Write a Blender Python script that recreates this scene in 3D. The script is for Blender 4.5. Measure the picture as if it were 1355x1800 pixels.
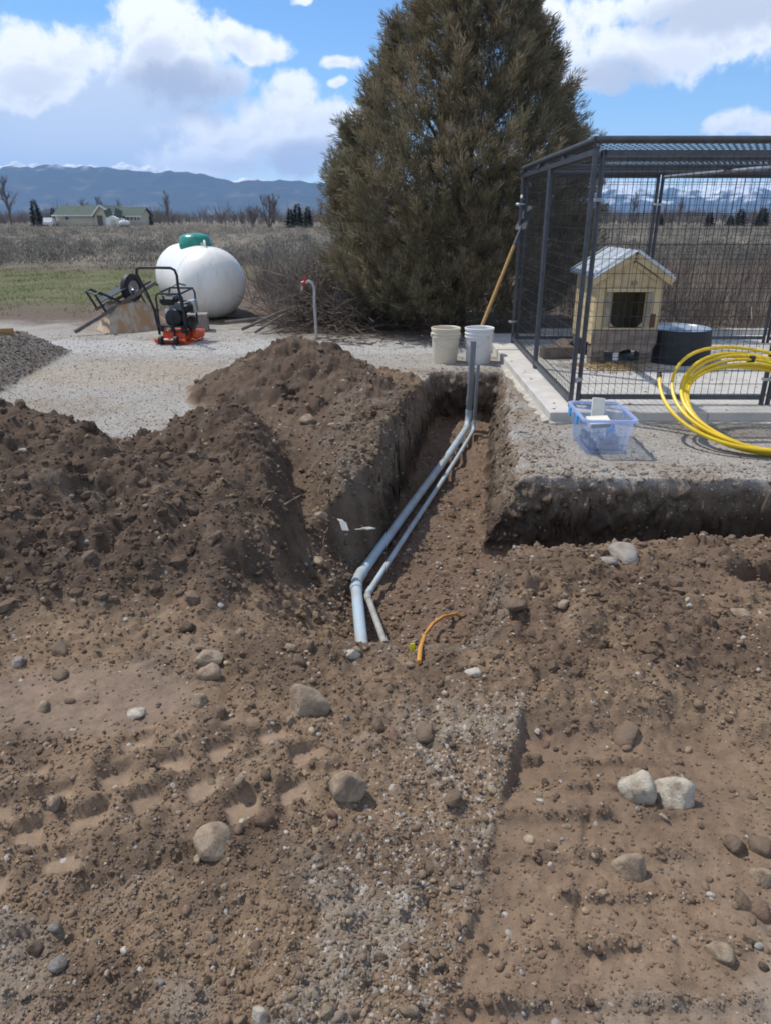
import bpy, bmesh, math, random
import numpy as np
from mathutils import Vector, Matrix, Quaternion
for o in list(bpy.data.objects): bpy.data.objects.remove(o, do_unlink=True)
SC = bpy.context.scene
COL = SC.collection
R = math.radians

# ------------------------------------------------------------------ camera
CAM_H = 1.45; FPX = 1250.0; PITCH = R(22.47); PW, PH = 1355.0, 1800.0
cam_d = bpy.data.cameras.new('camera'); cam = bpy.data.objects.new('camera', cam_d); COL.objects.link(cam)
cam.location = (0, 0, CAM_H); cam.rotation_euler = (math.pi/2 - PITCH, 0, 0)
cam_d.sensor_fit = 'HORIZONTAL'; cam_d.sensor_width = 36; cam_d.lens = 36*FPX/PW
cam_d.clip_start = .05; cam_d.clip_end = 40000
SC.camera = cam
def ray(px, py):
    u = (PH/2-py)/FPX; c, s = math.cos(PITCH), math.sin(PITCH)
    return Vector(((px-PW/2)/FPX, c+s*u, -s+c*u))
def atz(px, py, z=0.0):
    d = ray(px, py); t = (z-CAM_H)/d.z
    return Vector((0, 0, CAM_H)) + d*t
def aty(px, py, y):
    d = ray(px, py); t = y/d.y
    return Vector((0, 0, CAM_H)) + d*t

# ------------------------------------------------------------------ sun, sky, exposure
SUN = Vector((-.52, .34, 1.0)).normalized()
sun_el = math.asin(SUN.z); sun_az = math.atan2(SUN.x, SUN.y)
ld = bpy.data.lights.new('sun', 'SUN'); ld.energy = 3.5; ld.angle = R(.5); ld.color = (1, .95, .87)
sun = bpy.data.objects.new('sun', ld); COL.objects.link(sun)
sun.rotation_euler = (-SUN).to_track_quat('-Z', 'Y').to_euler(); sun.location = (0, 0, 30)
SC.view_settings.view_transform = 'Standard'; SC.view_settings.look = 'None'
SC.view_settings.exposure = 0.30; SC.view_settings.gamma = 1; SC.view_settings.use_curve_mapping = False
SC.render.engine = 'CYCLES'
try:
    SC.cycles.use_denoising = True; SC.cycles.denoiser = 'OPENIMAGEDENOISE'
except Exception: pass
SC.cycles.max_bounces = 6; SC.cycles.transparent_max_bounces = 24; SC.cycles.volume_bounces = 1
SC.cycles.diffuse_bounces = 3; SC.cycles.pixel_filter_type = 'BLACKMAN_HARRIS'; SC.cycles.filter_width = 1.8
SKY_STRENGTH = .145
CLOUD_GAIN = 1.12

class NT:
    def __init__(s, nt): s.nt = nt; nt.nodes.clear()
    def n(s, typ, **kw):
        nd = s.nt.nodes.new(typ)
        for k, v in kw.items():
            if k.startswith('i_'):
                key = k[2:]
                key = int(key) if key.isdigit() else key.replace('_', ' ')
                nd.inputs[key].default_value = v
            else: setattr(nd, k, v)
        return nd
    def l(s, a, b): s.nt.links.new(a, b)
    def val(s, inp, v):
        if isinstance(v, (int, float)): inp.default_value = v
        elif isinstance(v, tuple): inp.default_value = v
        else: s.l(v, inp)
    def m(s, op, a, b=0.0, c=None, clamp=False):
        nd = s.nt.nodes.new('ShaderNodeMath'); nd.operation = op; nd.use_clamp = clamp
        s.val(nd.inputs[0], a); s.val(nd.inputs[1], b)
        if c is not None: s.val(nd.inputs[2], c)
        return nd.outputs[0]
    def ss(s, x, lo, hi, a=0.0, b=1.0):
        nd = s.nt.nodes.new('ShaderNodeMapRange'); nd.interpolation_type = 'SMOOTHSTEP'
        s.val(nd.inputs[0], x); s.val(nd.inputs[1], lo); s.val(nd.inputs[2], hi); s.val(nd.inputs[3], a); s.val(nd.inputs[4], b)
        return nd.outputs[0]
    def mix(s, f, a, b, mode='MIX'):
        nd = s.nt.nodes.new('ShaderNodeMix'); nd.data_type = 'RGBA'; nd.blend_type = mode
        s.val(nd.inputs[0], f)
        for i, v in ((6, a), (7, b)):
            if isinstance(v, tuple): nd.inputs[i].default_value = v if len(v) == 4 else (*v, 1)
            else: s.l(v, nd.inputs[i])
        return nd.outputs[2]
    def noise(s, vec, scale, detail=4, rough=.55, dist=0.0):
        nd = s.n('ShaderNodeTexNoise'); nd.inputs['Scale'].default_value = scale; nd.inputs['Detail'].default_value = detail
        nd.inputs['Roughness'].default_value = rough; nd.inputs['Distortion'].default_value = dist
        if vec is not None: s.l(vec, nd.inputs['Vector'])
        return nd.outputs['Fac']

def build_world():
    w = bpy.data.worlds.new('World'); SC.world = w; w.use_nodes = True
    T = NT(w.node_tree)
    sky = T.n('ShaderNodeTexSky', sky_type='NISHITA', sun_disc=False, sun_elevation=sun_el, sun_rotation=sun_az,
              altitude=1900, air_density=1.0, dust_density=.25, ozone_density=2.2)
    tc = T.n('ShaderNodeTexCoord'); vec = tc.outputs['Generated']
    sep = T.n('ShaderNodeSeparateXYZ'); T.l(vec, sep.inputs[0])
    x, y, z = sep.outputs
    az = T.m('ARCTAN2', x, y)
    hyp = T.m('SQRT', T.m('ADD', T.m('MULTIPLY', x, x), T.m('MULTIPLY', y, y)))
    el = T.m('ARCTAN2', z, hyp)
    nbig = T.noise(vec, 7, 3, .5)
    nmid = T.noise(vec, 13, 8, .62, .25); nhi = T.noise(vec, 52, 8, .66, .2)
    nfine = T.m('ADD', T.m('MULTIPLY', nmid, .62), T.m('MULTIPLY', nhi, .38))
    # the same billows sampled a little nearer to the sun: gives each puff a lit and a shaded side
    offv = T.n('ShaderNodeVectorMath', operation='ADD'); T.l(vec, offv.inputs[0]); offv.inputs[1].default_value = (-.010, 0, .014)
    nfine2 = T.m('ADD', T.m('MULTIPLY', T.noise(offv.outputs[0], 13, 8, .62, .25), .62), T.m('MULTIPLY', T.noise(offv.outputs[0], 52, 6, .66, .2), .38))
    azd = T.m('ADD', az, T.m('MULTIPLY', T.m('SUBTRACT', nbig, .5), .10))
    eld = T.m('ADD', el, T.m('MULTIPLY', T.m('SUBTRACT', T.noise(vec, 9.3, 3, .5), .5), .06))
    # clouds: pixel centre, pixel radii, weight
    blobs = [(300, 95, 118, 110), (262, 45, 70, 80), (425, 72, 70, 34), (330, 150, 112, 62),
             (60, 100, 150, 75), (35, 150, 120, 50), (470, 235, 170, 72), (505, 165, 48, 55), (590, 215, 70, 50), (390, 285, 130, 34), (560, 270, 130, 40),
             (593, 104, 52, 18), (585, 146, 22, 13), (534, 5, 20, 12),
             (1110, 85, 150, 75), (1250, 60, 190, 85), (1060, 135, 80, 40), (1200, 5, 260, 55), (1320, 222, 75, 28), (950, 20, 60, 60),
             (990, 300, 60, 8)]
    dens = None; vs = None; ws = None
    for (px, py, rx, ry) in blobs:
        d = ray(px, py); a0 = math.atan2(d.x, d.y); e0 = math.atan2(d.z, math.hypot(d.x, d.y))
        d2 = ray(px+rx, py); ra = abs(math.atan2(d2.x, d2.y)-a0)
        d3 = ray(px, py-ry); re = abs(math.atan2(d3.z, math.hypot(d3.x, d3.y))-e0)
        qa = T.m('DIVIDE', T.m('SUBTRACT', azd, a0), ra); qe = T.m('DIVIDE', T.m('SUBTRACT', eld, e0), re)
        q = T.m('ADD', T.m('MULTIPLY', qa, qa), T.m('MULTIPLY', qe, qe))
        mm = T.m('SUBTRACT', 1.0, q)
        mp = T.m('MAXIMUM', mm, 0.0)
        wv = T.m('MULTIPLY', mp, qe)
        dens = mm if dens is None else T.m('MAXIMUM', dens, mm)
        vs = wv if vs is None else T.m('ADD', vs, wv)
        ws = mp if ws is None else T.m('ADD', ws, mp)
    v = T.m('DIVIDE', vs, T.m('ADD', ws, .05))
    # the same broken cumulus all round, outside what the photograph shows
    away = T.m('MAXIMUM', T.ss(T.m('ABSOLUTE', az), .62, .75), T.ss(el, .48, .6))
    ng = T.noise(vec, 2.6, 4, .5)
    dg = T.m('MULTIPLY', T.m('SUBTRACT', ng, .5), 7.0)
    dens = T.m('ADD', T.m('MULTIPLY', dens, T.m('SUBTRACT', 1.0, away)), T.m('MULTIPLY', dg, away))
    dens = T.m('MAXIMUM', dens, -1.5)
    d_full = T.m('ADD', dens, T.m('MULTIPLY', T.m('SUBTRACT', nfine, .5), 4.2))
    mask = T.ss(d_full, -.22, .66)
    lit = T.m('MULTIPLY', T.m('SUBTRACT', nfine, nfine2), 3.4)
    # flat grey undersides of the big cumulus
    darks = None
    for (px, py, rx, ry, wgt) in [(325, 165, 125, 62, 1.0), (285, 120, 60, 50, .55), (1085, 140, 95, 48, .8), (1260, 25, 190, 60, .75), (570, 285, 110, 36, .8), (440, 300, 90, 20, .5), (50, 140, 70, 30, .45), (1180, 110, 90, 30, .35)]:
        d = ray(px, py); a0 = math.atan2(d.x, d.y); e0 = math.atan2(d.z, math.hypot(d.x, d.y))
        d2 = ray(px+rx, py); ra = abs(math.atan2(d2.x, d2.y)-a0); d3 = ray(px, py-ry); re = abs(math.atan2(d3.z, math.hypot(d3.x, d3.y))-e0)
        qa = T.m('DIVIDE', T.m('SUBTRACT', azd, a0), ra); qe = T.m('DIVIDE', T.m('SUBTRACT', eld, e0), re)
        q = T.m('ADD', T.m('MULTIPLY', qa, qa), T.m('MULTIPLY', qe, qe))
        k = T.m('MULTIPLY', T.ss(T.m('ADD', q, T.m('MULTIPLY', T.m('SUBTRACT', .5, nfine), 2.4)), 1.5, .1), wgt)
        darks = k if darks is None else T.m('MAXIMUM', darks, k)
    f = T.ss(T.m('ADD', v, T.m('ADD', lit, T.m('MULTIPLY', T.m('SUBTRACT', nfine, .5), 1.3))), -.75, .45)
    thick = T.ss(d_full, .25, 1.1)
    shade = T.m('MULTIPLY', thick, T.m('SUBTRACT', 1.0, f))
    shade = T.m('MAXIMUM', T.m('MULTIPLY', shade, T.m('ADD', .55, T.m('MULTIPLY', away, .3))), darks)
    ccol = T.mix(shade, (.88, .90, .93), (.38, .43, .54))
    # soft rain-veil at low left and pale air near the horizon
    d = ray(120, 245); a0 = math.atan2(d.x, d.y); e0 = math.atan2(d.z, math.hypot(d.x, d.y))
    qa = T.m('DIVIDE', T.m('SUBTRACT', azd, a0), .26); qe = T.m('DIVIDE', T.m('SUBTRACT', eld, e0), .115)
    veil = T.ss(T.m('ADD', T.m('MULTIPLY', qa, qa), T.m('MULTIPLY', qe, qe)), 1.15, .1)
    veil = T.m('MULTIPLY', veil, .92)
    vcol = T.mix(T.noise(vec, 5, 3, .5), (.46, .53, .66), (.62, .68, .78))
    b_sky = T.n('ShaderNodeBackground'); b_sky.inputs['Strength'].default_value = SKY_STRENGTH
    hs = T.n('ShaderNodeHueSaturation'); hs.inputs['Saturation'].default_value = 1.22; hs.inputs['Value'].default_value = .94; T.l(sky.outputs[0], hs.inputs['Color'])
    T.l(hs.outputs[0], b_sky.inputs['Color'])
    b_v = T.n('ShaderNodeBackground'); T.l(vcol, b_v.inputs['Color']); b_v.inputs['Strength'].default_value = CLOUD_GAIN
    b_c = T.n('ShaderNodeBackground'); T.l(ccol, b_c.inputs['Color']); b_c.inputs['Strength'].default_value = CLOUD_GAIN
    m1 = T.n('ShaderNodeMixShader'); T.l(veil, m1.inputs[0]); T.l(b_sky.outputs[0], m1.inputs[1]); T.l(b_v.outputs[0], m1.inputs[2])
    m2 = T.n('ShaderNodeMixShader'); T.l(mask, m2.inputs[0]); T.l(m1.outputs[0], m2.inputs[1]); T.l(b_c.outputs[0], m2.inputs[2])
    out = T.n('ShaderNodeOutputWorld'); T.l(m2.outputs[0], out.inputs['Surface'])
    w.cycles.sampling_method = 'MANUAL'; w.cycles.sample_map_resolution = 512
build_world()

# ------------------------------------------------------------------ helpers
rng = np.random.default_rng(7); random.seed(7)

def mat(name, col, rough=.8, var=.25, scale=8.0, bump=0.0, bscale=None, metal=0.0, col2=None, detail=5, attr=None, spec=.3, stretch=None, thr=None):
    """principled material with procedural colour variation (col -> col2), fine relief"""
    m = bpy.data.materials.new(name); m.use_nodes = True; T = NT(m.node_tree)
    out = T.n('ShaderNodeOutputMaterial'); b = T.n('ShaderNodeBsdfPrincipled'); T.l(b.outputs[0], out.inputs[0])
    tc = T.n('ShaderNodeTexCoord'); vec = tc.outputs['Object']
    if stretch:
        mp = T.n('ShaderNodeMapping'); mp.inputs['Scale'].default_value = stretch; T.l(vec, mp.inputs[0]); vec = mp.outputs[0]
    nz = T.noise(vec, scale, detail, .6)
    c2 = col2 if col2 else tuple(c*(1-var) for c in col)
    lo, hi = thr if thr else (.35, .65)
    f = T.ss(nz, lo, hi)
    if attr:
        at = T.n('ShaderNodeAttribute', attribute_name=attr)
        base = T.mix(T.m('MULTIPLY', f, var), at.outputs['Color'], (.25, .25, .25), 'MULTIPLY') if not col2 else T.mix(T.m('MULTIPLY', f, var), at.outputs['Color'], c2)
    else:
        base = T.mix(f, col, c2)
    T.l(base, b.inputs['Base Color'])
    b.inputs['Roughness'].default_value = rough; b.inputs['Metallic'].default_value = metal
    b.inputs['Specular IOR Level'].default_value = spec
    if bump:
        bp = T.n('ShaderNodeBump'); bp.inputs['Strength'].default_value = 1.0; bp.inputs['Distance'].default_value = bump
        T.l(T.noise(vec, bscale or scale*3, 6, .65), bp.inputs['Height']); T.l(bp.outputs[0], b.inputs['Normal'])
    return m

def np_mesh(name, V, F, smooth=False, cols=None, attrname='tint'):
    """V (n,3), F (m,3|4) numpy -> mesh"""
    me = bpy.data.meshes.new(name); V = np.asarray(V, np.float32); F = np.asarray(F, np.int32)
    k = F.shape[1]
    me.vertices.add(len(V)); me.vertices.foreach_set('co', V.ravel())
    me.loops.add(F.size); me.loops.foreach_set('vertex_index', F.ravel())
    me.polygons.add(len(F)); me.polygons.foreach_set('loop_start', np.arange(0, F.size, k, dtype=np.int32))
    try: me.polygons.foreach_set('loop_total', np.full(len(F), k, np.int32))
    except Exception: pass
    me.polygons.foreach_set('use_smooth', np.full(len(F), smooth, bool))
    if cols is not None:
        a = me.attributes.new(attrname, 'FLOAT_COLOR', 'POINT')
        c = np.ones((len(V), 4), np.float32); c[:, :3] = cols; a.data.foreach_set('color', c.ravel())
    me.update(calc_edges=True); me.validate()
    return me

def link(name, me, m=None, parent=None, loc=None, rotz=0):
    o = bpy.data.objects.new(name, me); COL.objects.link(o)
    if m is not None and me is not None and not me.materials: me.materials.append(m)
    if parent is not None: o.parent = parent
    if loc is not None: o.location = loc
    if rotz: o.rotation_euler = (0, 0, rotz)
    return o
def tag(o, label=None, cat=None, group=None, kind=None):
    if label: o['label'] = label
    if cat: o['category'] = cat
    if group: o['group'] = group
    if kind: o['kind'] = kind
    return o
def thing(name, label, cat, loc=(0, 0, 0), rotz=0, group=None):
    return tag(link(name, None, loc=loc, rotz=rotz), label, cat, group)
def copy_tree(o, parent=None):
    c = o.copy(); COL.objects.link(c); c.parent = parent
    for ch in list(o.children): copy_tree(ch, c)
    return c

class MB:
    def __init__(s): s.v = []; s.f = []
    def add(s, verts, faces):
        b = len(s.v); s.v += [tuple(q) for q in verts]; s.f += [tuple(i+b for i in f) for f in faces]; return s
    def box(s, c, d, rot=None, taper=1.0, bev=0.0):
        hx, hy, hz = d[0]/2, d[1]/2, d[2]/2
        if bev and bev < min(hx, hy, hz):
            vs = []; b = bev
            for (sx, sy, sz) in [(i, j, k) for i in (-1, 1) for j in (-1, 1) for k in (-1, 1)]:
                vs += [(sx*(hx-b), sy*(hy-b), sz*hz), (sx*(hx-b), sy*hy, sz*(hz-b)), (sx*hx, sy*(hy-b), sz*(hz-b))]
            bm = bmesh.new(); [bm.verts.new(q) for q in vs]
            g = bmesh.ops.convex_hull(bm, input=bm.verts); bm.verts.ensure_lookup_table(); bm.verts.index_update()
            vs = [Vector(q.co) for q in bm.verts]; fs = [[q.index for q in f.verts] for f in bm.faces]; bm.free()
        else:
            vs = [Vector((x*(hx*(taper if z > 0 else 1)), y*(hy*(taper if z > 0 else 1)), z*hz)) for x in (-1, 1) for y in (-1, 1) for z in (-1, 1)]
            fs = [(0, 1, 3, 2), (4, 6, 7, 5), (0, 4, 5, 1), (2, 3, 7, 6), (0, 2, 6, 4), (1, 5, 7, 3)]
        M = Matrix() if rot is None else (rot if isinstance(rot, Matrix) else Matrix.Rotation(rot, 4, 'Z'))
        return s.add([M @ Vector(q) + Vector(c) for q in vs], fs)
    def bar(s, p0, p1, w, h=None, up=(0, 0, 1)):
        p0, p1 = Vector(p0), Vector(p1); d = (p1-p0); L = d.length; d.normalize(); h = h or w
        u = Vector(up)
        if abs(d.dot(u)) > .98: u = Vector((0, 1, 0))
        sx = d.cross(u).normalized(); sz = sx.cross(d)
        vs = [p + sx*(a*w/2) + sz*(b*h/2) for p in (p0, p1) for a, b in ((-1, -1), (1, -1), (1, 1), (-1, 1))]
        return s.add(vs, [(0, 1, 2, 3), (7, 6, 5, 4), (0, 4, 5, 1), (1, 5, 6, 2), (2, 6, 7, 3), (3, 7, 4, 0)])
    def tube(s, pts, r, n=8, cap=True, closed=False):
        pts = [Vector(p) for p in pts]; N = len(pts)
        rs = r if isinstance(r, (list, tuple)) else [r]*N
        t0 = (pts[1]-pts[0]).normalized(); up = Vector((0, 0, 1))
        if abs(t0.dot(up)) > .9: up = Vector((1, 0, 0))
        nrm = t0.cross(up).normalized(); vs = []; prev = t0
        for i, p in enumerate(pts):
            if closed: t = (pts[(i+1) % N]-pts[i-1]).normalized()
            else: t = (pts[min(i+1, N-1)]-pts[max(i-1, 0)]).normalized()
            ax = prev.cross(t)
            if ax.length > 1e-6: nrm = Quaternion(ax.normalized(), prev.angle(t)) @ nrm
            prev = t; bn = t.cross(nrm)
            vs += [p + (nrm*math.cos(2*math.pi*k/n) + bn*math.sin(2*math.pi*k/n))*rs[i] for k in range(n)]
        fs = []
        for i in range(N if closed else N-1):
            j = (i+1) % N
            fs += [(i*n+k, i*n+(k+1) % n, j*n+(k+1) % n, j*n+k) for k in range(n)]
        if cap and not closed: fs += [tuple(range(n-1, -1, -1)), tuple((N-1)*n+k for k in range(n))]
        return s.add(vs, fs)
    def lathe(s, prof, n=24, M=None, cap0=True, cap1=True):
        vs = []; M = M or Matrix()
        for (r, z) in prof: vs += [M @ Vector((r*math.cos(2*math.pi*k/n), r*math.sin(2*math.pi*k/n), z)) for k in range(n)]
        fs = []
        for i in range(len(prof)-1):
            fs += [(i*n+k, i*n+(k+1) % n, (i+1)*n+(k+1) % n, (i+1)*n+k) for k in range(n)]
        if cap0: fs.append(tuple(range(n-1, -1, -1)))
        if cap1: fs.append(tuple((len(prof)-1)*n+k for k in range(n)))
        return s.add(vs, fs)
    def prism(s, poly, thick, M):
        n = len(poly); vs = [M @ Vector((p[0], p[1], 0)) for p in poly] + [M @ Vector((p[0], p[1], thick)) for p in poly]
        fs = [tuple(range(n-1, -1, -1)), tuple(range(n, 2*n))] + [(i, (i+1) % n, n+(i+1) % n, n+i) for i in range(n)]
        return s.add(vs, fs)
    def build(s, name, m, parent=None, smooth=False, loc=None):
        me = bpy.data.meshes.new(name); me.from_pydata(s.v, [], s.f); me.update()
        bm = bmesh.new(); bm.from_mesh(me); bmesh.ops.recalc_face_normals(bm, faces=bm.faces); bm.to_mesh(me); bm.free()
        if smooth:
            me.polygons.foreach_set('use_smooth', [True]*len(me.polygons))
            try: me.set_sharp_from_angle(angle=R(40))
            except Exception: pass
        return link(name, me, m, parent, loc)

# ---- numpy noise
def _hash(ix, iy, seed):
    h = (ix.astype(np.int64)*374761393 + iy.astype(np.int64)*668265263 + seed*974711) & 0xffffffff
    h = ((h ^ (h >> 13))*1274126177) & 0xffffffff
    h = h ^ (h >> 16)
    return (h & 0xffffff)/float(0xffffff)
def perlin(x, y, seed=0):
    ix = np.floor(x); iy = np.floor(y); fx = x-ix; fy = y-iy
    u = fx*fx*fx*(fx*(fx*6-15)+10); v = fy*fy*fy*(fy*(fy*6-15)+10)
    def g(a, b):
        an = _hash(ix+a, iy+b, seed)*2*np.pi
        return np.cos(an)*(fx-a) + np.sin(an)*(fy-b)
    return ((g(0, 0)*(1-u)+g(1, 0)*u)*(1-v) + (g(0, 1)*(1-u)+g(1, 1)*u)*v)*1.5
def fbm(x, y, octv=4, seed=0, gain=.5):
    t = 0; a = 1; nrm = 0
    for i in range(octv):
        t = t + a*perlin(x, y, seed+i*17); nrm += a; a *= gain; x = x*2.03+11.3; y = y*2.03+5.7
    return t/nrm
def worley(x, y, seed=0):
    ix = np.floor(x); iy = np.floor(y); best = np.full(x.shape, 9.0); idv = np.zeros(x.shape)
    for a in (-1, 0, 1):
        for b in (-1, 0, 1):
            cx = ix+a; cy = iy+b
            px = cx + _hash(cx, cy, seed+1); py = cy + _hash(cx, cy, seed+2)
            d = np.hypot(px-x, py-y); m = d < best
            best = np.where(m, d, best); idv = np.where(m, _hash(cx, cy, seed+3), idv)
    return best, idv
def sst(x, lo, hi):
    t = np.clip((x-lo)/(hi-lo), 0, 1); return t*t*(3-2*t)
def smax(a, b, k):
    h = np.clip(.5+.5*(a-b)/k, 0, 1); return b*(1-h)+a*h+k*h*(1-h)
# ------------------------------------------------------------------ terrain
def ridge(x, y, pts, sf, sb, sl, sr):
    """spoil heap along a polyline of (x, y, crest): falls away at its own slope to front, back, left and right"""
    best = np.full(x.shape, -9.0)
    for (ax, ay, ah), (bx, by, bh) in zip(pts[:-1], pts[1:]):
        ex, ey = bx-ax, by-ay; t = np.clip(((x-ax)*ex+(y-ay)*ey)/(ex*ex+ey*ey), 0, 1)
        dx = x-(ax+t*ex); dy = y-(ay+t*ey)
        d = np.sqrt((dx*np.where(dx > 0, sr, sl))**2 + (dy*np.where(dy > 0, sb, sf))**2 + .0009)-.03
        best = np.maximum(best, ah+t*(bh-ah)-d)
    return best
PILE1 = [(-3.6, 3.9, .36), (-2.7, 3.85, .42), (-1.97, 3.78, .53), (-1.63, 3.63, .43), (-1.375, 3.45, .34), (-1.04, 3.25, .28), (-.72, 2.97, .16), (-.48, 2.72, .05)]
PILE2 = [(-2.1, 4.75, .0), (-1.7, 4.6, .07), (-1.35, 4.5, .20), (-.97, 4.42, .33), (-.80, 4.05, .28), (-.68, 3.7, .19), (-.56, 3.35, .06)]
PILE3 = [(-1.15, 6.4, .26), (-.84, 6.45, .46), (-.5, 6.2, .36), (-.13, 5.9, .24), (-.10, 5.2, .20), (-.18, 4.6, .16), (-.27, 4.0, .08), (-.32, 3.5, -.02)]
PILE4 = [(.36, 2.30, .05), (.62, 2.55, .10), (1.2, 2.72, .10), (1.75, 2.80, .10), (3.2, 2.85, .11)]

def treads(x, y):
    """pressed tyre-track blocks at lower left: (mask, block, local)"""
    c, s = math.cos(R(24)), math.sin(R(24))
    ox, oy = x+.66, y-1.52
    u = c*ox+s*oy; v = -s*ox+c*oy
    u = u + .015*perlin(x*9, y*9, 61); v = v + .012*perlin(x*8, y*8, 62)
    row = np.floor(v/.125); uu = u + (row % 2)*.07
    fu = uu/.15-np.floor(uu/.15); fv = v/.125-np.floor(v/.125)
    blk = sst(fu, .10, .22)*sst(fu, .90, .72)*sst(fv, .10, .24)*sst(fv, .92, .74)
    msk = sst(np.sqrt((u/.62)**2+(v/.30)**2) + .3*fbm(x*5, y*5, 3, 63), 1.0, .75)
    rnd = _hash(np.floor(uu/.15), row, 64)
    return msk, blk*sst(rnd, .05, .25), rnd

def terrain(x, y, fine=True):
    x = np.asarray(x, float); y = np.asarray(y, float)
    far = sst(y, 9.0, 14.0)
    n2 = fbm(x*2.4, y*2.4, 4, 3); n3 = fbm(x*9, y*9, 3, 5)
    wx = x + .10*fbm(x*1.9, y*1.9, 3, 11) + .02*n3; wy = y + .10*fbm(x*1.9, y*1.9, 3, 12) + .02*fbm(x*9, y*9, 3, 6)
    p1 = ridge(wx, wy, PILE1, .31, .85, .5, .75)
    p2 = ridge(wx, wy, PILE2, .42, .55, .40, 1.35)
    p3 = ridge(wx, wy, PILE3, .40, .62, .50, .40)
    p4 = ridge(wx, wy, PILE4, .11, .28, .25, .2)
    pile = smax(smax(smax(p1, p2, .05), p3, .05), p4, .03)
    heap = np.minimum(.29, .72*(-3.40-.11*(y-6.1)-x + .03*n3))
    heap = np.minimum(heap, .75*(y-5.2)); heap = np.minimum(heap, .75*(8.45-y+.05*n2))
    lumps = sst(pile, .0, .10)
    fx = .80*x-.60*y; fy = .60*x+.80*y
    pile = pile + lumps*(x < 0)*.045*fbm(fy*5.5+.5*n2, fx*1.5, 3, 48)*sst(y, 5.2, 4.8)
    fb, ib = worley(x*4.3+.6*n2, y*4.3, 54)
    pile = pile + lumps*(.035*fbm(x*4.5, y*4.5, 3, 45) - .045*sst(fbm(x*3.1, y*4.2, 3, 46), .12, .45) + .085*np.clip(1-(fb/.55)**2, 0, 1)*ib**2.2)
    top = smax(pile, np.zeros_like(x), .04)
    top = np.maximum(top, heap)
    # gully between the two left heaps, hollow at right
    gx = np.interp(y, [2.9, 3.2, 3.8, 4.35, 4.8], [-.36, -.40, -.44, -.54, -.62])
    gd = sst(np.abs(wx-gx), .22, .02)*sst(y, 2.8, 3.2)*sst(y, 5.0, 4.3)
    top = top - .13*gd
    top = top - .16*sst(np.hypot((wx-1.62)/.26, (wy-2.62)/.12), 1.1, .3)
    # trench
    tw = .06*fbm(x*4, y*4, 3, 21) + .022*n3
    cx = .39+.165*(y-4.7)
    wl = .10+.42*sst(y, 4.15, 3.3); wr = .24-.03*(y-4.7).clip(-1, 3)
    hw = (.285 - .010*(y-4.7))*(.80+.20*sst(y, 2.7, 3.5))
    s1 = sst(1-np.clip((cx-hw-x+tw)/wl, 0, 1), 0, 1)*sst(1-np.clip((x-cx-hw+tw)/wr, 0, 1), 0, 1)*sst(1-np.clip((y-7.12+tw)/.16, 0, 1), 0, 1)
    D1 = (.46+.05*sst(n2, -.3, .4))*np.clip((y+.20*(x-.1)+.10*n2-2.13)/.80, 0, 1)
    s2 = sst(1-np.clip((y-3.93+.03*(x-1)+tw)/.13, 0, 1), 0, 1)*sst(1-np.clip((3.16-y+tw*.8)/.13, 0, 1), 0, 1)*sst(x, cx-.25, cx)
    D2 = .47+.22*sst(x, cx+.45, cx+.9)
    tz = -np.maximum(s1*D1, s2*D2); s = np.maximum(np.where(D1 > .01, s1*sst(D1, 0, .2), 0), s2)
    z = top*(1-s) + tz
    inside = s
    # zones
    dirt = np.maximum(sst(2.98+.10*n2+.35*sst(x, .2, .5)-y, -.08, .10), sst(pile, .0, .035))
    dirt = np.maximum(dirt, sst(np.maximum(s1*sst(D1, 0, .1), s2), .02, .12))
    spread = sst(x+.15*n2, -1.75+.25*(y-5), -1.45+.25*(y-5))*sst(y+.25*n2, 6.15, 5.75)*(x < cx+.1)
    dirt = np.maximum(dirt, spread)
    lip = sst(np.abs(x-cx), .95, .55)*sst(y, 2.9, 3.1)*sst(y, 7.6, 7.25)*.55
    bl = sst(y, 4.45, 4.0)*sst(y, 3.6, 3.9)*.5*(x > .3)
    dirt = np.maximum(dirt, np.maximum(lip, bl)*sst(n2, -.25, .2))
    wall = sst(inside, .03, .2)*sst(inside, .97, .85)*(1-sst(y, 4.3, 3.8)*(x < cx))
    floor = sst(inside, .9, .99)
    # lower foreground: step between gravel shoulder and sunk track
    sx = .178+(y-1.09)*.345 + .02*n3
    trk = sst(x-sx, -.012, .018)*sst(x, 1.15, .9)*sst(y, 1.86, 1.72)
    z = z - trk*(.012+.048*sst(y, 1.42, 1.60))
    bar = np.abs(((y+.02*n2)/.118) % 1-.5)*2
    bar = sst(bar, .60, .95)*trk*sst(x+.2*n2, .95, .6)*sst(n3+.8*n2, -.45, .15)
    z = z + .013*bar*trk
    seam = sst(np.abs(x-(.44+(y-1.15)*.34)-.006*n3), .016, .004)*trk*sst(n2, -.5, -.1)
    z = z - .010*seam*sst(n3, -.1, .3)
    tm, tb, trnd = treads(x, y)
    front = sst(y, 2.35, 2.1)
    tm = tm*front*(1-inside)
    z = z + tm*(.014 - .026*tb)
    flat = np.maximum(tm*tb, trk*(1-bar)*.8)
    flatl = sst(np.hypot((x+.95)/.5, (y-1.9)/.22)+.3*n2, 1.0, .7)*(1-tm)
    flat = np.maximum(flat, flatl*.85)
    # roughness
    rough = np.where(heap > .02, .25, .10) + .9*dirt
    rough = rough*(1-.85*flat)*(1-.55*floor)*(1-far)
    rough = rough*(1+.35*sst(pile, .05, .2))
    amp = np.where(y > 9, np.clip((y-9)/60, 0, 1)*.35+.02, .014)
    z = z + (.022*dirt*(1-.7*flat)*(1-inside)*sst(y, 3.2, 2.6))*fbm(x*5.2, y*5.2, 3, 47)
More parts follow.
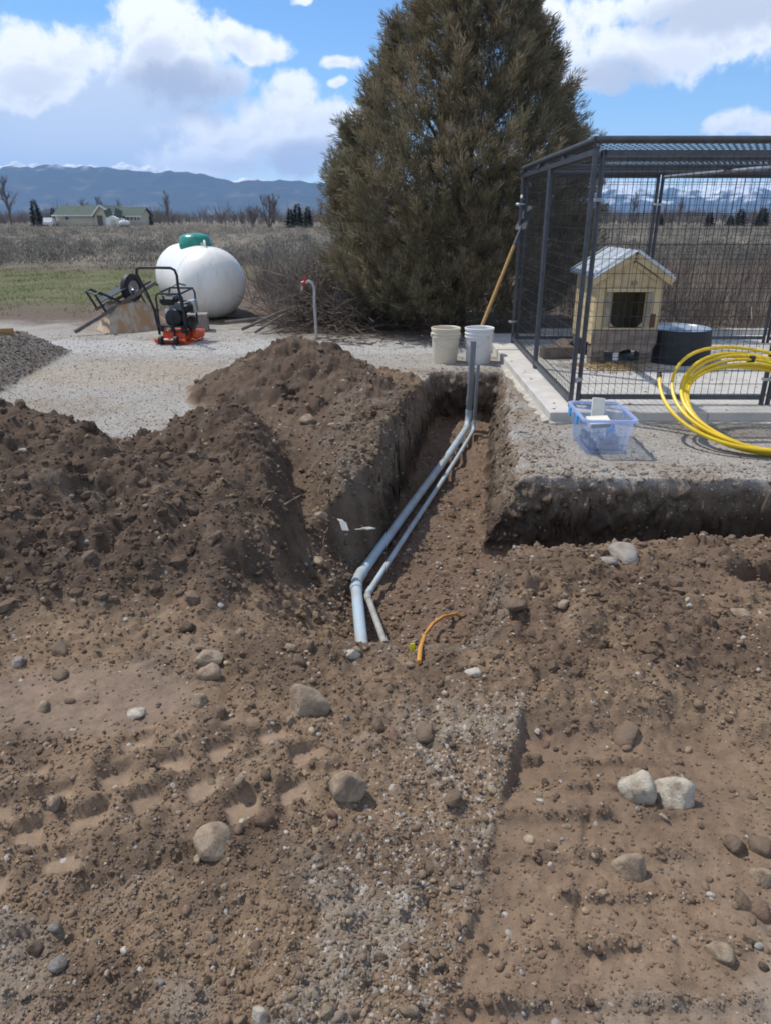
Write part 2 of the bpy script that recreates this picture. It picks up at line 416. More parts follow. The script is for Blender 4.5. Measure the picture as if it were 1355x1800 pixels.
    z = z + amp*fbm(x*.9, y*.9, 3, 31)*sst(y, .2, 1) + .03*sst(y, 9.4, 11)*fbm(x*2, y*2, 3, 33)
    if fine:
        z = z + rough*(.016*fbm(x*14, y*14, 4, 41, .6))
        f1, i1 = worley(x*11+.25*n3, y*11, 51); f2, i2 = worley(x*27, y*27, 52); f3, i3 = worley(x*62, y*62, 53)
        z = z + rough*(.026*np.clip(1-(f1/.60)**2, 0, 1)*i1**2 + .013*np.clip(1-(f2/.55)**2, 0, 1)*i2**1.3)
        z = z + rough*.006*np.clip(1-(f3/.55)**2, 0, 1)*i3*sst(y, 4.5, 3.0)
        z = z - rough*.010*sst(fbm(x*22, y*22, 2, 44), .1, .5)
    z = np.where((x > 1.16) & (y > 5.2), np.minimum(z, .035), z)
    zz = dict(dirt=dirt, wall=wall, floor=floor, pile=sst(pile, .01, .08), heap=sst(heap, .005, .03), flat=flat, trk=trk, tread=tm*tb, far=far, flatl=flatl, n2=n2, z=z, inside=inside, sx=sx, lip=np.maximum(lip, bl))
    zz['spread'] = spread
    return z, zz

def hz(x, y):
    z, _ = terrain(np.array([x]), np.array([y])); return float(z[0])

def zone_color(x, y, q):
    def c(*v): return np.array(v)[None, :]
    n = fbm(x*1.3, y*1.3, 4, 71)[:, None]; nn = fbm(x*6, y*6, 4, 72)[:, None]; nm = fbm(x*3.1, y*3.1, 4, 73)[:, None]
    def mx(a, b, m): return a*(1-m)+b*m
    g = lambda k: q[k][:, None]
    pad = mx(c(.33, .31, .28), c(.27, .225, .175), sst(n+.6*nm, -.15, .55))
    pad = mx(pad, c(.37, .36, .34), sst(nm, .15, .6)*.7)
    X = x[:, None]; Y = y[:, None]
    pad = mx(pad, c(.43, .425, .41), sst(np.abs(Y-8.75+.4*n)/.75+.5*nm, 1.0, .4)*.8)
    pad = mx(pad, c(.36, .295, .22), sst(np.hypot((X+2.6)/1.5, (Y-7.2)/.75)+.4*n, 1.0, .6)*.6)
    # ground beyond the pad: dry mulch, grass strip, sage soil
    mul = c(.128, .096, .072)
    back = sst(Y+.5*n, 8.9, 10.2)*sst(X, -1.9, -1.2)
    back = np.maximum(back, sst(Y+.9*n, 10.2, 11.4))
    col = mx(pad, mul, back)
    grass = sst(Y+1.2*n, 12.2, 14.5)*sst(Y+1.5*n, 25, 20)*sst(X+.6*n, -2.6, -5)
    col = mx(col, mx(c(.10, .115, .045), c(.17, .14, .08), sst(nm+n, -.1, .7)), grass*.9)
    fieldm = sst(Y+2*n, 22, 27)
    col = mx(col, mx(c(.20, .17, .13), c(.145, .13, .10), sst(n, -.3, .4)), fieldm)
    # dirt
    dry = mx(c(.225, .157, .103), c(.172, .121, .081), sst(nm, -.2, .5))
    dry = mx(dry, c(.28, .218, .158), sst(nn+nm, .12, .7)*.65)
    dry = mx(dry, c(.110, .078, .056), sst(fbm(x*4.3, y*4.3, 4, 74)[:, None]+.4*n, .08, .45)*.65)
    damp = np.maximum(sst(Y, 1.80, 2.05)*sst(Y, 2.55, 2.35)*sst(X, -.75, -.35), sst(Y, 2.1, 2.3)*sst(Y, 3.1, 2.95)*sst(X, .35, .6))
    damp = np.maximum(damp, np.maximum(sst(np.hypot((X-.72)/.42, (Y-1.55)/.32)+.4*n, 1.0, .6)*.7, sst(np.hypot((X+.40)/.22, (Y-1.38)/.20)+.5*n, 1.0, .5)))
    dry = mx(dry, c(.125, .085, .058), damp*sst(nm+.6*nn, -.45, .25)*.85)
    moist = mx(c(.104, .073, .053), c(.068, .048, .035), sst(nm, -.3, .4))
    zz0 = q['z'][:, None]; left = sst(X+.25*n, .1, -.45)
    pm = np.maximum(g('pile')*left*sst(Y, 2.05, 2.5), g('spread')*sst(Y, 3.0, 3.3)*.85)
    pm = np.maximum(pm, sst(zz0, .17, .27)*g('pile'))
    d = mx(dry, moist, pm*.92)
    d = mx(d, c(.185, .142, .105), pm*sst(nn+.5*nm, .15, .6)*.7)
    d = mx(d, c(.145, .097, .066), (g('pile')*(1-left))*sst(nn, -.3, .5)*.8)
    # heap three and its apron: lighter, gravelly
    ap = sst(np.hypot((X+.12)/.50, (Y-4.6)/1.6)+.4*n, 1.0, .5)
    d = mx(d, c(.165, .132, .100), ap*np.maximum(g('pile'), g('spread'))*sst(nn+nm, -.35, .35)*.75)
    mid = sst(Y, 2.15, 2.35)*sst(Y, 3.05, 2.8)*sst(X, .1, .5)
    d = mx(d, c(.20, .125, .080), mid*.0)
    red = c(.158, .106, .074)
    d = mx(d, red, g('floor')*.85)
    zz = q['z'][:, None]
    wl = mx(c(.052, .038, .029), c(.165, .128, .094), sst(zz+.08*nn+.10*sst(X-.39-.165*(Y-4.7), -.05, .25)*sst(Y, 4.0, 4.3), -.30, -.12))  # trench shade painted into the soil layers: wall colour darkens with depth
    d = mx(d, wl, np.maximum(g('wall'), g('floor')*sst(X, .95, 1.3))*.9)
    d = mx(d, c(.270, .196, .138), g('tread')*.8)
    d = mx(d, c(.205, .150, .112), g('flatl')*.7)
    d = mx(d, c(.19, .13, .088), g('trk')*.5)
    shoulder = sst(np.abs(X-(g('sx')-.16)), .30, .08)*sst(Y, 2.0, 1.7)*(X < g('sx'))
    d = mx(d, c(.29, .24, .185), shoulder*sst(nm+.9*nn+.3*n, .0, .45)*.6)
    fr = sst(Y, 1.35, 1.0)*sst(nm, -.1, .4)
    d = mx(d, c(.27, .225, .18), fr*.55)
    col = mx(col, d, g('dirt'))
    col = mx(col, c(.135, .112, .092), g('heap')*(Y > 5))
    gravel = (1-q['dirt'])*(1-back[:, 0])*(1-fieldm[:, 0])*(1-grass[:, 0])
    gravel = np.maximum(gravel, shoulder[:, 0]*.8*q['dirt'])
    gravel = np.maximum(gravel, q['heap']*.7)
    gravel = np.maximum(gravel, q['wall']*.35*sst(q['z'], -.25, -.05))
    return np.clip(col, .01, 1), gravel

def axis(parts, sgn_ext):
    return np.array(sorted(set(np.round(np.concatenate(parts), 5))))
def grow(a, b, d0, f):
    out = [a]; d = d0
    while out[-1] < b: out.append(out[-1]+d); d *= f
    return np.array(out)
xs_c = np.concatenate([np.arange(-1.4, -.3, .0118), np.arange(-.3, 1.2, .0072), np.arange(1.2, 1.9, .0118)])
xs_r = grow(1.9, 4.2, .014, 1.016); xs_l = -grow(1.4, 4.4, .012, 1.013)[::-1]
xs = np.concatenate([-grow(4.45, 7000, .07, 1.14)[::-1], xs_l[:-1], xs_c, xs_r[1:], grow(4.3, 7000, .07, 1.14)])
ys = np.concatenate([-grow(.1, 60, .3, 1.3)[::-1], np.arange(.2, .7, .05), np.arange(.7, 2.7, .0096), grow(2.7, 7.6, .0108, 1.0042)[1:], np.arange(3.86, 4.12, .0052), np.arange(3.04, 3.16, .006), np.arange(7.08, 7.30, .0062), grow(7.65, 12, .03, 1.01)[1:], grow(12.1, 9000, .12, 1.10)])
ys = np.sort(ys); ys = ys[np.concatenate([[True], np.diff(ys) > .0022])]; xs = np.sort(xs); xs = xs[np.concatenate([[True], np.diff(xs) > .0022])]
XX, YY = np.meshgrid(xs, ys)
gz, gq = terrain(XX.ravel(), YY.ravel())
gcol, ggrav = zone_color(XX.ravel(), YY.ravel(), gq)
nx, ny = len(xs), len(ys); print('GRID', nx, ny, nx*ny*2)
ii = (np.arange(ny-1)[:, None]*nx+np.arange(nx-1)[None, :]).ravel()
GF = np.stack([ii, ii+1, ii+1+nx, ii+nx], 1)
GV = np.stack([XX.ravel(), YY.ravel(), gz], 1)
# steep cut faces are ragged: push the wall vertices in and out
wn = gq['wall']*(np.abs(GV[:, 0]) < 4.6)*(GV[:, 1] < 8)
GV[:, 0] += wn*(.05*fbm(YY.ravel()*8, gz*10+XX.ravel()*2, 4, 81, .6)); GV[:, 1] += wn*(.075*fbm(XX.ravel()*8, gz*10+YY.ravel()*2, 4, 82, .6))
wf, wi = worley(XX.ravel()*16, gz*16+YY.ravel()*5, 83); GV[:, 1] -= wn*.04*np.clip(1-(wf/.6)**2, 0, 1)*wi**1.5
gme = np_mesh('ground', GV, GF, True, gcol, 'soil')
ga = gme.attributes.new('gravel', 'FLOAT', 'POINT'); ga.data.foreach_set('value', ggrav.astype(np.float32))
gf = gme.attributes.new('flatness', 'FLOAT', 'POINT'); gf.data.foreach_set('value', gq['flat'].astype(np.float32))

def ground_mat():
    m = bpy.data.materials.new('ground_soil'); m.use_nodes = True; T = NT(m.node_tree)
    out = T.n('ShaderNodeOutputMaterial'); b = T.n('ShaderNodeBsdfPrincipled'); T.l(b.outputs[0], out.inputs[0])
    tc = T.n('ShaderNodeTexCoord'); vec = tc.outputs['Object']
    soil = T.n('ShaderNodeAttribute', attribute_name='soil').outputs['Color']
    gr = T.n('ShaderNodeAttribute', attribute_name='gravel').outputs['Fac']
    fl = T.n('ShaderNodeAttribute', attribute_name='flatness').outputs['Fac']
    n1 = T.noise(vec, 45, 6, .7); n2 = T.noise(vec, 12, 5, .6); n3 = T.noise(vec, 190, 4, .7)
    g = T.m('ADD', .58, T.m('MULTIPLY', n1, .84))
    g = T.m('MULTIPLY', g, T.m('ADD', .62, T.m('MULTIPLY', n2, .76)))
    g = T.m('MULTIPLY', g, T.m('ADD', .70, T.m('MULTIPLY', n3, .60)))
    gc = T.n('ShaderNodeCombineColor'); [T.l(g, gc.inputs[i]) for i in range(3)]
    base = T.mix(1.0, soil, gc.outputs[0], 'MULTIPLY')
    # small embedded stones: two sizes of cells, each stone its own shade
    def stones(scale, thr, amt):
        vo = T.n('ShaderNodeTexVoronoi', feature='F1'); vo.inputs['Scale'].default_value = scale; T.l(vec, vo.inputs['Vector'])
        sp = T.n('ShaderNodeSeparateColor'); T.l(vo.outputs['Color'], sp.inputs[0])
        pick = T.m('GREATER_THAN', sp.outputs[0], T.m('SUBTRACT', thr, T.m('MULTIPLY', gr, amt)))
        body = T.m('LESS_THAN', vo.outputs['Distance'], T.m('ADD', .28, T.m('MULTIPLY', sp.outputs[2], .25)))
        k = T.m('MULTIPLY', pick, body)
        shade = T.mix(sp.outputs[1], (.19, .16, .13), (.50, .475, .44))
        dome = T.m('MULTIPLY', T.m('SUBTRACT', .6, vo.outputs['Distance']), k)
        return k, shade, dome
    k1, s1, d1 = stones(95, 1.0, .72); k2, s2, d2 = stones(48, .985, .45)
    base = T.mix(T.m('MULTIPLY', k1, .8), base, s1); base = T.mix(T.m('MULTIPLY', k2, .75), base, s2)
    T.l(base, b.inputs['Base Color']); b.inputs['Roughness'].default_value = .93; b.inputs['Specular IOR Level'].default_value = .18
    h = T.m('ADD', T.m('MULTIPLY', n1, .010), T.m('MULTIPLY', n3, .004))
    h = T.m('MULTIPLY', h, T.m('SUBTRACT', 1.0, T.m('MULTIPLY', fl, .6)))
    h = T.m('ADD', h, T.m('ADD', T.m('MULTIPLY', d1, .007), T.m('MULTIPLY', d2, .012)))
    bp = T.n('ShaderNodeBump'); bp.inputs['Distance'].default_value = 1.0; bp.inputs['Strength'].default_value = .9
    T.l(h, bp.inputs['Height']); T.l(bp.outputs[0], b.inputs['Normal'])
    return m
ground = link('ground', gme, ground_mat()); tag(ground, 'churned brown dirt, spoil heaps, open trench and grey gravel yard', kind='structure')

# ------------------------------------------------------------------ mountains
def range_mesh(name, y0, depth, pts, rough, seed, colfn, x0, x1, nxx=520, nyy=46, foot=.12, relief=1.0):
    X = np.linspace(x0, x1, nxx); U = np.linspace(0, 1, nyy)
    A, B = np.meshgrid(X, U)
    px = np.array([p[0] for p in pts]); pz = np.array([p[1] for p in pts])
    crest = np.interp(A, px, pz)
    Yv = y0 + B*depth
    prof = np.where(B < .75, (foot + (1-foot)*(B/.75)**1.25), 1-(B-.75)*1.6)
    prof = np.where(B < .04, prof*B/.04, prof)
    L = rough
    rid = 1-np.abs(fbm(A/L, Yv/L*1.3, 6, seed, .55))*2
    spur = 1-np.abs(fbm(A/(L*.35), Yv/(L*.9), 5, seed+3, .55))*2
    Z = crest*prof*(.80+relief*(.16*rid+.06*spur))
    Z = np.where(B <= 0, -3, Z)
    V = np.stack([A.ravel(), Yv.ravel(), Z.ravel()], 1)
    ii = (np.arange(nyy-1)[:, None]*nxx+np.arange(nxx-1)[None, :]).ravel()
    F = np.stack([ii, ii+1, ii+1+nxx, ii+nxx], 1)
    cols = colfn(A.ravel(), Yv.ravel(), Z.ravel(), rid.ravel(), spur.ravel(), B.ravel())
    o = link(name, np_mesh(name, V, F, True, cols, 'tint'), M_hill)
    return o
M_hill = mat('hill_cover', (.1, .1, .1), .95, .35, .012, attr='tint', spec=.1, detail=8)
def z_at(py, Y, px=300): return aty(px, py, Y).z
YL = 5200; TOP = 5200+1100*.75
ptsL = [(-14000, 330)] + [(aty(px, py, TOP).x, aty(px, py, TOP).z*1.04) for px, py in
        [(-420, 296), (-200, 300), (-60, 292), (0, 293), (60, 291), (150, 291), (200, 296), (260, 300), (330, 302), (390, 311), (420, 312), (460, 310), (500, 316), (545, 321), (590, 323), (700, 333), (800, 345), (900, 352), (1000, 362), (1100, 374)]] + [(3200, 10), (6000, 8)]
def colL(x, y, z, rid, spur, b):
    n = fbm(x/260, y/180, 5, 91); n2 = fbm(x/90, y/70, 4, 92)
    c = np.array([.030, .040, .030])[None]+np.zeros((len(x), 1))
    mead = (sst(n+.35*n2-.6*(b-.35), .10, .45))[:, None]
    c = c*(1-mead*.75)+np.array([.15, .135, .085])[None]*mead*.75
    sn = (sst(z+50*n+30*n2, 330, 400)*sst(n2, .05, .3))[:, None]
    return c*(1-sn)+np.array([.8, .82, .85])[None]*sn
m1 = range_mesh('mountain', YL, 1100, ptsL, 620, 101, colL, -13000, 3600); tag(m1, 'long dark forested ridge behind the beige house', kind='structure')
YR = 6500; TOPR = YR+1500*.75
ptsR = [(-13000, 480), (-6500, 520), (aty(150, 300, TOPR).x, aty(150, 300, TOPR).z), (aty(215, 297, TOPR).x, aty(215, 294, TOPR).z), (aty(290, 303, TOPR).x, aty(290, 303, TOPR).z),
        (aty(350, 315, TOPR).x, aty(350, 315, TOPR).z), (aty(600, 330, TOPR).x, aty(600, 330, TOPR).z)] + [(aty(px, py, TOPR).x, aty(px, py, TOPR).z*1.10) for px, py in
        [(900, 326), (1000, 330), (1040, 331), (1100, 328), (1140, 336), (1190, 338), (1240, 334), (1262, 326), (1300, 321), (1335, 330), (1400, 324), (1500, 330), (1700, 326)]] + [(9500, 420), (14000, 460)]
def colR(x, y, z, rid, spur, b):
    n = fbm(x/420, y/300, 5, 95); n2 = fbm(x/130, y/110, 4, 96)
    c = np.array([.040, .050, .042])[None]+np.zeros((len(x), 1))
    sn = sst(z+190*n+190*n2, 185, 265)[:, None]
    return c*(1-sn)+np.array([.85, .87, .90])[None]*sn
m2 = range_mesh('mountain', YR, 1500, ptsR, 420, 131, colR, -14000, 14000, 900, 60, .08, 1.7); tag(m2, 'distant snow capped range seen through the dog pen', kind='structure')
# ------------------------------------------------------------------ haze
HAZE_D = .000095
def haze():
    mb = MB().box((0, 3500, 400), (33000, 17000, 812))
    m = bpy.data.materials.new('haze_air'); m.use_nodes = True; T = NT(m.node_tree)
    out = T.n('ShaderNodeOutputMaterial'); v = T.n('ShaderNodeVolumePrincipled')
    v.inputs['Color'].default_value = (.36, .60, 1, 1); v.inputs['Density'].default_value = HAZE_D; v.inputs['Anisotropy'].default_value = .0
    T.l(v.outputs[0], out.inputs['Volume'])
    o = mb.build('haze', m); tag(o, 'thin blue air between the yard and the mountains', kind='stuff')
haze()

# ------------------------------------------------------------------ plants
def leaf_fan(base, dirs, length, width, cols):
    """N thin triangles: base (N,3), unit dirs (N,3) -> V, F, C"""
    N = len(base); r = rng.normal(size=(N, 3)); side = np.cross(dirs, r); side /= np.linalg.norm(side, axis=1)[:, None]+1e-9
    w = (width*.5)[:, None]*side; tip = base+dirs*length[:, None]; md = base+dirs*(length*.5)[:, None]
    V = np.stack([base, md+w, tip, md-w], 1).reshape(-1, 3); k = np.arange(N)[:, None]*4
    return V, np.concatenate([k+np.array([[0, 1, 2]]), k+np.array([[0, 2, 3]])], 0), np.repeat(cols, 4, 0)
    V = np.stack([base-w*.6, base+w*.6, base+dirs*(length*.55)[:, None]+w, tip, base+dirs*(length*.55)[:, None]-w], 1).reshape(-1, 3)
    k = np.arange(N)[:, None]*5
    F = np.concatenate([k+np.array([[0, 1, 2]]), k+np.array([[0, 2, 4]]), k+np.array([[4, 2, 3]])], 0)
    return V, F, np.repeat(cols, 5, 0)
def tri_fan(base, dirs, length, width, cols):
    N = len(base); r = rng.normal(size=(N, 3)); side = np.cross(dirs, r); side /= np.linalg.norm(side, axis=1)[:, None]+1e-9
    w = (width*.5)[:, None]*side
    V = np.stack([base-w, base+w, base+dirs*length[:, None]], 1).reshape(-1, 3)
    F = (np.arange(N)[:, None]*3+np.array([[0, 1, 2]]))
    return V, F, np.repeat(cols, 3, 0)
def unit(a): return a/(np.linalg.norm(a, axis=-1, keepdims=True)+1e-9)
def leafmat(name, rough=.75, trans=.25, var=.3, scale=3.0):
    m = bpy.data.materials.new(name); m.use_nodes = True; T = NT(m.node_tree)
    out = T.n('ShaderNodeOutputMaterial'); at = T.n('ShaderNodeAttribute', attribute_name='tint').outputs['Color']
    d = T.n('ShaderNodeBsdfPrincipled'); d.inputs['Roughness'].default_value = rough; d.inputs['Specular IOR Level'].default_value = .15
    t = T.n('ShaderNodeBsdfTranslucent'); T.l(at, d.inputs['Base Color']); T.l(at, t.inputs['Color'])
    mx = T.n('ShaderNodeMixShader'); mx.inputs[0].default_value = trans
    T.l(d.outputs[0], mx.inputs[1]); T.l(t.outputs[0], mx.inputs[2]); T.l(mx.outputs[0], out.inputs[0])
    return m
M_leaf = leafmat('juniper_leaf', .7, .22); M_twig = leafmat('dry_twig', .85, .05); M_grass = leafmat('grass_blade', .7, .25)
M_bark = mat('bark', (.11, .085, .065), .9, .4, 18, .01, stretch=(1, 1, .25))
M_barkgrey = mat('grey_bark', (.15, .125, .11), .9, .3, 9)

# big juniper
def juniper():
    bx, by = .98, 10.75
    t = thing('juniper_tree', 'huge dense olive brown juniper standing behind the two white buckets', 'tree', (bx, by, 0))
    zz = np.array([.05, .3, .6, 1.0, 1.5, 2.0, 2.4, 2.8, 3.3, 3.9, 4.6, 5.3, 5.9]); rr = np.array([1.0, 1.38, 1.58, 1.66, 1.70, 1.64, 1.34, 1.14, .92, .70, .48, .26, .05])
    N = 5600
    z = rng.uniform(.08, 5.85, N*3); keep = rng.uniform(0, 1.8, N*3) < np.interp(z, zz, rr); z = z[keep][:N]; N = len(z)
    th = rng.uniform(0, 2*np.pi, N)
    lump = 1 + .17*fbm(th*1.9+np.sin(th)*2, z*1.25, 3, 201) + .17*fbm(th*5.2, z*.9, 2, 203) + .10*fbm(th*5, z*3.0, 2, 202)
    # side leader at right
    k = rng.uniform(0, 1, N)
    depth = np.where(k < .66, rng.uniform(.80, 1.03, N), rng.uniform(.12, .8, N))
    r = np.interp(z, zz, rr)*lump*depth
    C = np.stack([r*np.cos(th)+.04*z, r*np.sin(th), z], 1)
    out = np.stack([np.cos(th), np.sin(th), np.zeros(N)], 1)
    # extra upright leaders break the outline
    ex = []
    for (px, pz, py, h, rad) in [(1.30, 1.95, .1, 1.05, .24), (1.02, 2.3, -.2, 1.0, .22), (1.52, 1.6, .25, .8, .22), (-1.42, 1.75, -.1, .75, .26), (-1.1, 2.35, .1, .7, .24), (-.85, 2.9, 0, .75, .22), (.78, 3.0, 0, .7, .22), (-1.55, 1.2, 0, .7, .25), (-.45, 3.6, .1, .9, .22), (.5, 3.6, -.1, .8, .2)]:
        n = 75; q = rng.uniform(0, 1, n); a = rng.uniform(0, 2*np.pi, n); rd = rad*np.sqrt(rng.uniform(0, 1, n))*(1-q*.85)
        ex.append(np.stack([px+rd*np.cos(a)+.06*q, py+rd*np.sin(a), pz+q*h], 1))
    E = np.concatenate(ex); C = np.concatenate([C, E]); out = np.concatenate([out, unit(np.stack([E[:, 0], E[:, 1], np.zeros(len(E))], 1))])
    N2 = len(C); grow_dir = unit(out*rng.uniform(.25, .8, (N2, 1)) + np.array([[0, 0, 1.0]])*rng.uniform(.4, 1.0, (N2, 1)) + rng.normal(0, .22, (N2, 3)))
    L = rng.uniform(.16, .34, N2)
    # each spray: an axis with short scaly twigs along it
    M = 56; tpar = rng.uniform(0, 1, (N2, M))
    sp = rng.normal(0, 1, (N2, M, 3)); sp = unit(sp)
    wdt = .085*(1-tpar*.75)
    P = C[:, None]+grow_dir[:, None]*(tpar*L[:, None])[..., None] + sp*(wdt*rng.uniform(.1, 1, (N2, M)))[..., None]
    D = unit(grow_dir[:, None]*rng.uniform(.7, 1.4, (N2, M, 1)) + sp*.55 + np.array([0, 0, -.03]))
    ln = rng.uniform(.05, .125, (N2, M)); wd = rng.uniform(.006, .0125, (N2, M))
    base = np.array([.185, .160, .102]); tan_ = np.array([.335, .262, .165]); grn = np.array([.130, .134, .084]); dead = np.array([.20, .13, .085])
    mixv = np.clip(.5+.9*fbm(np.arctan2(C[:, 1], C[:, 0])*2.5, C[:, 2]*2.2, 3, 205)+rng.normal(0, .22, N2), 0, 1)
    cc = grn[None]*(1-mixv[:, None])+tan_[None]*mixv[:, None]; cc = .5*cc+.5*base[None]
    dm = rng.uniform(0, 1, N2) < .05; cc[dm] = .5*cc[dm]+.5*dead
    cc = cc[:, None]*rng.uniform(.65, 1.3, (N2, M, 1))
    cc = cc*(.85+.45*tpar[..., None])
    V, F, c = leaf_fan(P.reshape(-1, 3), D.reshape(-1, 3), ln.ravel(), wd.ravel(), cc.reshape(-1, 3))
    link('crown', np_mesh('crown', V, F, False, c), M_leaf, t)
    mb = MB(); mb.tube([(0, 0, -.1), (.02, 0, .8), (.08, .02, 2.2), (.15, 0, 4.0), (.2, 0, 5.4)], [.20, .17, .13, .08, .03], 10); mb.build('trunk', M_bark, t, True)
    lb = MB()
    for i in range(46):
        z0 = random.uniform(.15, 4.4); a = random.uniform(0, 6.28); rl = float(np.interp(z0+.35, zz, rr))*.8
        lb.tube([(.04*z0, 0, z0), (.5*rl*math.cos(a), .5*rl*math.sin(a), z0+.12), (rl*math.cos(a), rl*math.sin(a), z0+.5)], [.035, .022, .008], 5)
    lb.build('limb', M_bark, t, True)
juniper()

# bare and needle trees far off
def branch(mb, p, d, L, r, lvl, rnd, n=3):
    d = d.normalized(); pts = [p]; q = p.copy(); dd = d.copy(); k = 3
    for i in range(k):
        dd = (dd + Vector((rnd.gauss(0, .13), rnd.gauss(0, .13), rnd.gauss(.07, .08)))).normalized(); q = q + dd*(L/k); pts.append(q.copy())
    mb.tube(pts, [r*(1-.22*i) for i in range(k+1)], n, False)
    if lvl <= 0: return
    for i in range(rnd.randint(4, 5) if lvl > 1 else rnd.randint(5, 7)):
        f = rnd.uniform(.3, 1.0); j = min(int(f*k), k-1); pp = pts[j].lerp(pts[j+1], f*k-j)
        a = rnd.uniform(0, 6.28); s = rnd.uniform(.45, .85)
        o = Vector((math.cos(a), math.sin(a), rnd.uniform(.1, .5)))
        branch(mb, pp, dd*(1-s*.5)+o*s*.8, L*rnd.uniform(.42, .66), r*.42, lvl-1, rnd, 3)
M_baretwig = mat('bare_twigs', (.17, .14, .125), .9, .25, 3)
def bare_tree(seed, h, multi=1, spread=.2):
    rnd = random.Random(seed); t = thing('bare_tree', None, 'tree'); tr = MB(); cr = MB()
    for k in range(multi):
        a = k*6.28/multi; lean = Vector((math.cos(a)*spread if multi > 1 else .03, math.sin(a)*spread, 1)).normalized()
        pts = [Vector((0, 0, -.2))]; d = lean.copy()
        for i in range(6):
            d = (d+Vector((rnd.gauss(0, .06), rnd.gauss(0, .06), .06))).normalized(); pts.append(pts[-1]+d*h*.80/6)
        r0 = h*.022
        tr.tube(pts, [r0*(1-.13*i) for i in range(7)], 6)
        for i in range(22 if multi == 1 else 11):
            f = rnd.uniform(.22, 1.0)*6; j = min(int(f), 5); p = pts[j].lerp(pts[j+1], f-j); a2 = rnd.uniform(0, 6.28)
            branch(cr, p, Vector((math.cos(a2)*.6, math.sin(a2)*.6, rnd.uniform(.5, 1.1))), h*rnd.uniform(.20, .36)*(1.1-f/10), r0*.46, 2, rnd)
    tr.build('trunk', M_barkgrey, t); cr.build('crown', M_baretwig, t)
    return t
def conifer(seed, h, r):
    r0 = np.random.default_rng(seed); t = thing('conifer_tree', None, 'tree')
    n = 1100; z = h*(1-r0.uniform(0, 1, n)**.6)*.97+.03*h; a = r0.uniform(0, 6.28, n)
    rad = r*(1-z/h)**.85*(.75+.25*np.sin(z/h*40))+.02; f = r0.uniform(.3, 1, n)
    P = np.stack([rad*f*np.cos(a), rad*f*np.sin(a), z], 1)
    D = unit(np.stack([np.cos(a), np.sin(a), r0.uniform(-.5, .25, n)], 1)+r0.normal(0, .15, (n, 3)))
    c = np.array([.030, .040, .028])[None]*r0.uniform(.6, 1.5, (n, 1))
    V, F, cc = leaf_fan(P, D, r0.uniform(.10, .22, n)*h*.8, r0.uniform(.03, .06, n)*h*.7, c)
    link('crown', np_mesh('crown', V, F, False, cc), M_leaf, t)
    MB().tube([(0, 0, -.1), (0, 0, h*.95)], [h*.025, h*.004], 6).build('trunk', M_bark, t)
    return t
def put_tree(o, px, pytop, Y, H0, label, group, wide=1.0, rz=0):
    p = aty(px, 392, Y); top = aty(px, pytop, Y).z; z0 = hz(p.x, Y)
    s = (top-z0)/H0; o.location = (p.x, Y, z0); o.scale = (s*wide, s*wide, s); o.rotation_euler = (0, 0, rz); tag(o, label, 'tree', group)
BT = [bare_tree(11, 10), bare_tree(12, 10), bare_tree(13, 10, 4, .35), bare_tree(14, 10)]
bt_used = set()
def bt(k):
    if k in bt_used: return copy_tree(BT[k])
    bt_used.add(k); return BT[k]
G1 = 'bare trees at the far edge of the field'
put_tree(bt(0), 20, 300, 165, 10, 'tallest bare tree, at the far left left of the beige house', G1, .9)
put_tree(bt(1), 298, 328, 170, 10, 'lone tall bare tree right of the beige house', G1, .8)
put_tree(bt(2), 474, 334, 125, 10, 'many stemmed spreading bare tree in front of the blue ridge', G1, 1.15)
put_tree(bt(3), 150, 345, 190, 10, 'bare tree rising behind the long green roof', G1, 1.3)
put_tree(bt(0), 178, 340, 195, 10, 'bare tree just behind the house gable', G1, 1.0, 2.0)
put_tree(bt(1), 214, 345, 188, 10, 'bare tree behind the right wing of the beige house', G1, .9, 1.0)
put_tree(bt(3), 412, 368, 150, 10, 'low bare tree left of the many stemmed tree', G1, 1.2, 1.0)
put_tree(bt(2), 445, 358, 150, 10, 'broad low bare tree beside the many stemmed tree', G1, 1.3, 2.0)
put_tree(bt(3), 1112, 330, 170, 10, 'tall bare tree seen through the pen mesh below the snow range', G1, .8, 3.0)
put_tree(bt(1), 1192, 342, 175, 10, 'bare tree just right of the back pen post', G1, .9, 4.0)
put_tree(bt(0), 565, 352, 120, 10, 'bare tree at the left edge of the juniper', G1, 1.1, 4.0)
put_tree(bt(0), 1062, 352, 180, 10, 'bare tree seen between the two front pen posts', G1, 1.0, 5.0)
G3 = 'hazy bare saplings along the field edge'
rs = random.Random(5)
for px in list(range(250, 575, 15))+list(range(1020, 1350, 17)):
    o = copy_tree(BT[rs.randrange(4)]); put_tree(o, px+rs.uniform(-6, 6), rs.uniform(366, 382), rs.uniform(190, 260), 10, 'small hazy bare tree in the row along the far field edge', G3, rs.uniform(1.0, 1.5), rs.uniform(0, 6))
CT = conifer(21, 6, 1.5); ct_used = []
def ctree():
    if not ct_used: ct_used.append(1); return CT
    return copy_tree(CT)
G2 = 'dark conifers at the far edge of the field'
